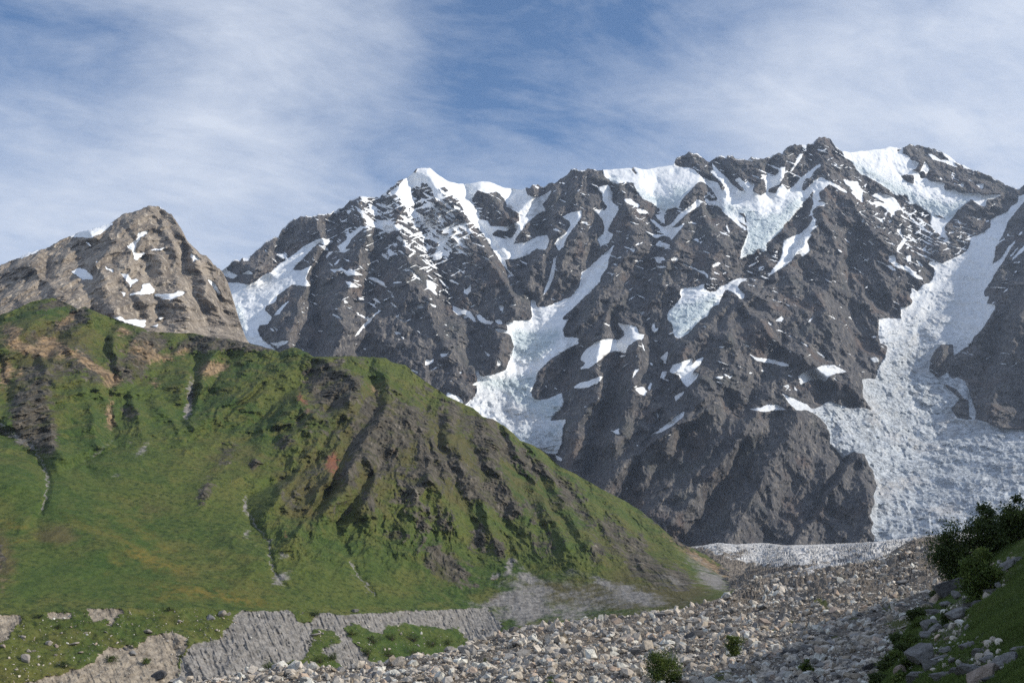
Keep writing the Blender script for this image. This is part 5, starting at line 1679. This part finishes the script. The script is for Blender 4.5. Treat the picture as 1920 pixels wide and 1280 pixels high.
ZONES = [("on the left tail of the moraine", lambda u, v: u < 900),
         ("in the white rubble left of the round bush", lambda u, v: u < 1200),
         ("on the moraine between the round bush and the skyline", lambda u, v: u < 1400 and v < 1215),
         ("near the bottom edge right of the round bush", lambda u, v: u < 1480 and v >= 1215),
         ("on the far moraine below the glacier tongue", lambda u, v: v < 1120),
         ("in the shaded part of the moraine", lambda u, v: v > 1205),
         ("on the sunlit moraine above the shadow edge", lambda u, v: True)]
TINT = {'pale': 'pale', 'grey': 'grey', 'pink': 'tan pinkish', 'dark': 'dark'}
n = 0
while n < 196:
    u = random.uniform(420, 1720); v = random.uniform(1060, 1279)
    top = float(sky_e(np.array([u]))[0])
    if v < top + 4 or v > np.interp(u, [1560, 1640, 1700, 1780], [1300, 1270, 1185, 1090]):
        continue
    w = 7.6 * (1 - random.random()) ** -0.42
    if w > 28: continue
    if v < 1110: w *= 0.75
    mk = random.choices(('pale', 'grey', 'pink', 'dark'), (5, 3, 1.6, 1.0))[0]
    asp = random.choice((.45, .7, 1.0))
    zone = [zn for zn, f in ZONES if f(u, v)][0]
    lb = f"{'big' if w > 13 else 'mid sized' if w > 9 else 'small'} {TINT[mk]} {'flat' if asp < .5 else 'upright' if asp > .9 else 'blocky'} boulder {zone}"
    boulder(u, v, w, MOR, mk, lb, G_M, asp=(1, asp))
    n += 1

PALETTE = np.array([(0.43, 0.39, 0.335), (0.36, 0.32, 0.27), (0.50, 0.47, 0.425), (0.30, 0.28, 0.255), (0.225, 0.216, 0.204), (0.36, 0.285, 0.225), (0.125, 0.12, 0.116), (0.26, 0.22, 0.17)])
PW = np.array([4, 4, 2.4, 3, 2.4, 1.2, 1.3, 1.6]); PW = PW / PW.sum()
PALETTE = np.minimum(PALETTE * 1.42, 0.68)


def stones(name, pts, radii, seed, label, cat='stones', ball=None, flat=(0.3, 0.85), sink=0.25):
    r = np.random.default_rng(seed)
    BV_, BT_ = ball or (ICO1, ICO1T)
    lib = []
    for i in range(40):
        v_ = chisel(BV_, r, 7, 0.35, 0.75)
        v_ = v_ * np.array([1, r.uniform(.45, 1), r.uniform(*flat)])
        lib.append(v_ / np.abs(v_).max())
    nv = len(BV_)
    n_ = len(pts)
    pick = r.integers(0, 40, n_)
    base = np.array(lib)[pick]
    an = r.uniform(0, 2 * np.pi, n_); ti = r.normal(0, 0.75, n_)
    ca, sa = np.cos(an)[:, None], np.sin(an)[:, None]; ct, st_ = np.cos(ti)[:, None], np.sin(ti)[:, None]
    x, y, z = base[..., 0], base[..., 1], base[..., 2]
    x, z = x * ct + z * st_, -x * st_ + z * ct
    x, y = x * ca - y * sa, x * sa + y * ca
    Vv = np.stack([x, y, z], -1) * radii[:, None, None] + pts[:, None, :]
    Vv[..., 2] += (radii * (0.5 - sink))[:, None]
    T = (BT_[None] + (np.arange(n_) * nv)[:, None, None]).reshape(-1, 3)
    tint = PALETTE[r.choice(len(PALETTE), n_, p=PW)] * r.uniform(0.75, 1.12, (n_, 1))
    me = mesh_from(name, Vv.reshape(-1, 3), tris=T, attrs={'tint': np.repeat(tint, nv, 0)}, smooth=False)
    me.materials.append(M_RUBBLE)
    o = link(bpy.data.objects.new(name, me))
    tag(o, label, cat, kind='stuff')
    return o


def scatter(sheet_, n_, u0, u1, v0, v1, ok, seed):
    Pp, Uu, Vv = sheet_
    r = np.random.default_rng(seed)
    us = r.uniform(u0, u1, n_ * 3); vs = r.uniform(v0, v1, n_ * 3)
    m = ok(us, vs, r)
    us, vs = us[m][:n_], vs[m][:n_]
    return us, vs, np.array([on_sheet(Pp, Uu, Vv, a, b) for a, b in zip(us, vs)])


us, vs, pts = scatter(MOR, 40000, 250, 1790, 1006, 1292, lambda u, v, r: (v > sky_e(u) + 1.0) & (fbm(u / 34, v / 9, 4, 66) + 0.35 * r.random(len(u)) > -0.16) & (r.random(len(u)) > 0.75 * np.clip(sample(MGR, u, v), 0, 1)) & (v < np.interp(u, [1560, 1640, 1700, 1780], [1300, 1285, 1200, 1110]) + 8), 61)
r = np.random.default_rng(62)
px = np.minimum(1.5 * (1 - r.random(len(us))) ** -0.64, 16.0) * (0.75 + 0.9 * np.clip(fbm(us / 60, vs / 22, 3, 65) + 0.3, 0, 1)) * np.interp(vs, [1010, 1060, 1120, 1200, 1280], [0.5, 0.6, 0.8, 1.1, 1.25])
stones('moraine_stones', pts, px * pts[:, 1] / F * 0.62, 63, "countless loose angular stones covering the moraine")
us, vs, pts = scatter(HIL, 1500, -20, 930, 1142, 1280, lambda u, v, r: (v > edge_v(u) + 4), 71)
r = np.random.default_rng(72)
px = np.minimum(1.2 * (1 - r.random(len(us))) ** -0.45, 6.0)
stones('bank_pebbles', pts, px * pts[:, 1] / F * 0.6, 73, "scattered pale stones on the cut turf bank")
us, vs, pts = scatter(BAN, 1900, 1640, 1930, 960, 1290, lambda u, v, r: (v > sky_b(u) + 3) & (r.random(len(u)) < np.clip(sample(STO, u, v) - 0.05, 0, 1)), 81)
r = np.random.default_rng(82)
px = np.minimum(4.2 * (1 - r.random(len(us))) ** -0.48, 20.0)
stones('slope_stones', pts, px * pts[:, 1] / F * 0.62, 83, "loose grey stones lying in the shaded turf", ball=(ICO2, ICO2T))

# ------------------------------------------------------------------ shrubs and grass
def tube(path, radii, sides=6):
    path = [Vector(p) for p in path]
    V, Q = [], []
    for i, p in enumerate(path):
        d = (path[min(i + 1, len(path) - 1)] - path[max(i - 1, 0)]).normalized()
        a = d.orthogonal().normalized(); b_ = d.cross(a)
        for k_ in range(sides):
            t_ = 2 * math.pi * k_ / sides
            V.append(p + (a * math.cos(t_) + b_ * math.sin(t_)) * radii[i])
    for i in range(len(path) - 1):
        for k_ in range(sides):
            k2 = (k_ + 1) % sides
            Q.append((i * sides + k_, i * sides + k2, (i + 1) * sides + k2, (i + 1) * sides + k_))
    return V, Q


def shrub(u, v, wpx, hpx, sheet_, leafmat, nleaf, label, group=None, seed=0, leaf=0.11, nclump=34):
    Pp, Uu, Vv = sheet_
    p = on_sheet(Pp, Uu, Vv, u, v)
    s = p[1] / F
    W, H = wpx * s, hpx * s
    r = np.random.default_rng(900 + seed)
    root = link(bpy.data.objects.new('shrub', None))
    root.location = p
    root.empty_display_size = 0.2
    tag(root, label, 'shrub', group)
    c = []
    while len(c) < nclump:
        q = r.uniform(-1, 1, 3)
        if np.linalg.norm(q) < 1 and np.linalg.norm(q) > 0.35:
            lobe = 0.78 + 0.34 * math.sin(3.1 * math.atan2(q[1], q[0]) + seed * 1.7)
            c.append((q[0] * W * 0.46 * lobe, q[1] * W * 0.46 * lobe, H * (0.46 + 0.42 * q[2]) * (1 + 0.22 * r.normal())))
    c = np.array(c)
    size = W * r.uniform(0.045, 0.16, nclump)
    pick = r.integers(0, nclump, nleaf)
    pos = c[pick] + r.normal(size=(nleaf, 3)) * size[pick][:, None] * np.array([1, 1, 0.8])
    pos[:, 2] = np.abs(pos[:, 2])
    nrm = r.normal(size=(nleaf, 3)) + np.array([0, 0, 0.8]); nrm /= np.linalg.norm(nrm, axis=1, keepdims=True)
    a = np.cross(nrm, r.normal(size=(nleaf, 3))); a /= np.linalg.norm(a, axis=1, keepdims=True)
    b_ = np.cross(nrm, a)
    ln = leaf * r.uniform(0.6, 1.4, (nleaf, 1))
    wd = ln * 0.45
    V4 = np.stack([pos - a * ln * 0.5, pos + b_ * wd * 0.5, pos + a * ln * 0.5, pos - b_ * wd * 0.5], 1).reshape(-1, 3)
    Q = np.arange(nleaf * 4).reshape(-1, 4)
    tint = np.clip(r.random(nclump)[pick] * 0.6 + r.random(nleaf) * 0.4, 0, 1)
    me = mesh_from('foliage', V4, quads=Q, attrs={'tint': np.repeat(tint, 4)}, smooth=False)
    me.materials.append(leafmat)
    fo = link(bpy.data.objects.new('foliage', me)); fo.parent = root
    BVs, BQs = [], []
    for k_ in range(min(nclump, 12)):
        e = c[k_]
        pa = [(e[0] * 0.08, e[1] * 0.08, -0.25 * min(1, H)), (e[0] * 0.35, e[1] * 0.3, e[2] * 0.45), (e[0] * 0.8, e[1] * 0.8, e[2] * 0.8), tuple(e)]
        tr = 0.018 * max(W, 0.6)
        vv_, qq_ = tube(pa, [tr, tr * .8, tr * .5, tr * .2])
        BQs += [tuple(x_ + len(BVs) for x_ in f_) for f_ in qq_]; BVs += vv_
    me = mesh_from('branches', np.array([x_[:] for x_ in BVs]), quads=np.array(BQs))
    me.materials.append(M_BARK)
    br = link(bpy.data.objects.new('branches', me)); br.parent = root
    return root


G_S = 'shrubs on the shaded bank'
shrub(1241, 1287, 66, 68, MOR, M_LEAF, 8000, "round green bush at the bottom edge in the middle of the white rubble", seed=1, leaf=0.20)
shrub(1377, 1237, 36, 46, MOR, M_LEAF, 3600, "small upright green bush among the boulders of the moraine", seed=2, leaf=0.24, nclump=24)
shrub(1513, 1258, 26, 24, MOR, M_LEAF, 2400, "small light green bush in the shaded part of the moraine", seed=3, leaf=0.16, nclump=20)
shrub(910, 1250, 14, 14, MOR, M_LEAFLIGHT, 700, "tiny green bush in the rubble on the left of the moraine", seed=4, leaf=0.16, nclump=10)
shrub(1036, 1288, 26, 20, MOR, M_LEAF, 1200, "low green bush cut by the bottom edge left of the round bush", seed=5, leaf=0.18, nclump=14)
shrub(1793, 1092, 84, 92, BAN, M_LEAFDARK, 12000, "large dark shrub standing out against the moraine at the bank edge", G_S, 6, 0.24, 50)
shrub(1846, 1118, 70, 92, BAN, M_LEAF, 9000, "yellowish green shrub in front of the dark shrubs on the bank", G_S, 7, 0.22, 44)
shrub(1851, 1046, 84, 78, BAN, M_LEAFDARK, 9000, "dark shrub behind the yellowish one, rising to a point", G_S, 8, 0.26, 44)
shrub(1908, 1014, 74, 66, BAN, M_LEAFDARK, 8000, "dark shrub highest on the bank at the right edge", G_S, 9, 0.27, 44)
shrub(1722, 1164, 36, 22, BAN, M_LEAFDARK, 2600, "low dark shrub at the outer edge of the shaded bank", G_S, 10, 0.18, 20)
shrub(1772, 1172, 26, 28, BAN, M_LEAFDARK, 2400, "dark shrub in the hollow between the two boulder rows", G_S, 11, 0.16, 18)
shrub(1684, 1204, 34, 20, BAN, M_LEAFDARK, 2400, "low dark shrub at the lower left edge of the bank", G_S, 12, 0.16, 20)
shrub(1700, 1262, 30, 22, BAN, M_LEAFDARK, 2200, "dark shrub growing before the biggest boulder", G_S, 13, 0.14, 18)
shrub(1760, 1128, 30, 22, BAN, M_LEAFDARK, 2400, "low dark shrub just under the large dark shrub", G_S, 14, 0.2, 18)
for k_, (u, v, w, hh) in enumerate(((1664, 1262, 36, 20), (1680, 1240, 36, 20), (1698, 1222, 34, 22), (1712, 1200, 34, 20), (1738, 1150, 34, 18), (1722, 1182, 30, 18), (1652, 1284, 34, 20), (1690, 1278, 34, 18), (1752, 1186, 24, 16))):
    shrub(u, v, w, hh, BAN, (M_LEAFDARK, M_LEAF)[k_ % 2], 2200, "knee high dark scrub along the foot of the shaded bank", 'scrub along the bank foot', 60 + k_, 0.15, 18)
shrub(120, 1252, 22, 13, HIL, M_LEAFDARK, 900, "dark shrub low on the turf bank at the left", seed=15, leaf=0.5, nclump=14)
shrub(72, 1158, 16, 9, HIL, M_LEAFDARK, 600, "small dark shrub at the top of the turf bank on the left", seed=16, leaf=0.5, nclump=12)
shrub(107, 1178, 18, 11, HIL, M_LEAFDARK, 600, "dark shrub by the pale stones in the turf bank hollow", seed=17, leaf=0.5, nclump=12)
shrub(318, 1145, 14, 8, HIL, M_LEAFDARK, 500, "dark shrub on the rim of the turf bank", seed=18, leaf=0.5, nclump=12)

for k_, (u, v, w, hh) in enumerate(((700, 1205, 30, 14), (735, 1200, 34, 16), (775, 1202, 34, 16), (812, 1210, 30, 16), (690, 1228, 30, 16), (730, 1230, 36, 18), (775, 1228, 34, 16),
                                    (600, 1242, 30, 14), (625, 1236, 26, 12), (505, 1254, 28, 12), (545, 1250, 26, 10), (660, 1190, 24, 10), (590, 1155, 22, 10), (275, 1244, 18, 12), (208, 1240, 22, 10), (840, 1208, 22, 10))):
    shrub(u, v, w, hh, HIL, (M_LEAFDARK, M_LEAF)[k_ % 2], 900, "low green scrub growing on the turf at the foot of the grey gravel bank" if u > 480 else "low green scrub clinging to the tan gravel scar", 'scrub on the river bank', 30 + k_, 0.6, 14)
us, vs, pts = scatter(BAN, 52000, 1600, 1960, 955, 1295, lambda u, v, r: (v > sky_b(u) + 1) & (r.random(len(u)) > 0.8 * np.clip(sample(STO, u, v), 0, 1)), 91)
r = np.random.default_rng(92)
nb_ = len(pts); per = 4
base = np.repeat(pts, per, 0) + r.normal(size=(nb_ * per, 3)) * np.array([0.10, 0.10, 0.0])
n_ = len(base)
patch = fbm(base[:, 0] / 2.5, base[:, 1] / 3.0, 3, 95)
hgt = (0.07 + 0.08 * r.random(n_) + 0.16 * np.clip(patch, 0, 1))[:, None]
an = r.uniform(0, 2 * np.pi, n_)
side_ = np.stack([np.cos(an), np.sin(an), 0 * an], -1) * (0.018 + 0.014 * r.random(n_))[:, None]
lean = np.stack([r.normal(-0.25, 0.3, n_), r.normal(0, 0.3, n_), np.ones(n_)], -1)
base[:, 2] -= 0.05
Vb = np.stack([base - side_, base + side_, base + lean * hgt], 1).reshape(-1, 3)
tint = np.clip(0.35 + 0.35 * patch + 0.4 * r.random(n_) - 0.1, 0, 1)
me = mesh_from('grass', Vb, tris=np.arange(n_ * 3).reshape(-1, 3), attrs={'tint': np.repeat(tint, 3)}, smooth=False)
me.materials.append(M_GRASS)
tag(link(bpy.data.objects.new('grass', me)), "long dark green grass covering the shaded bank", 'grass', kind='stuff')
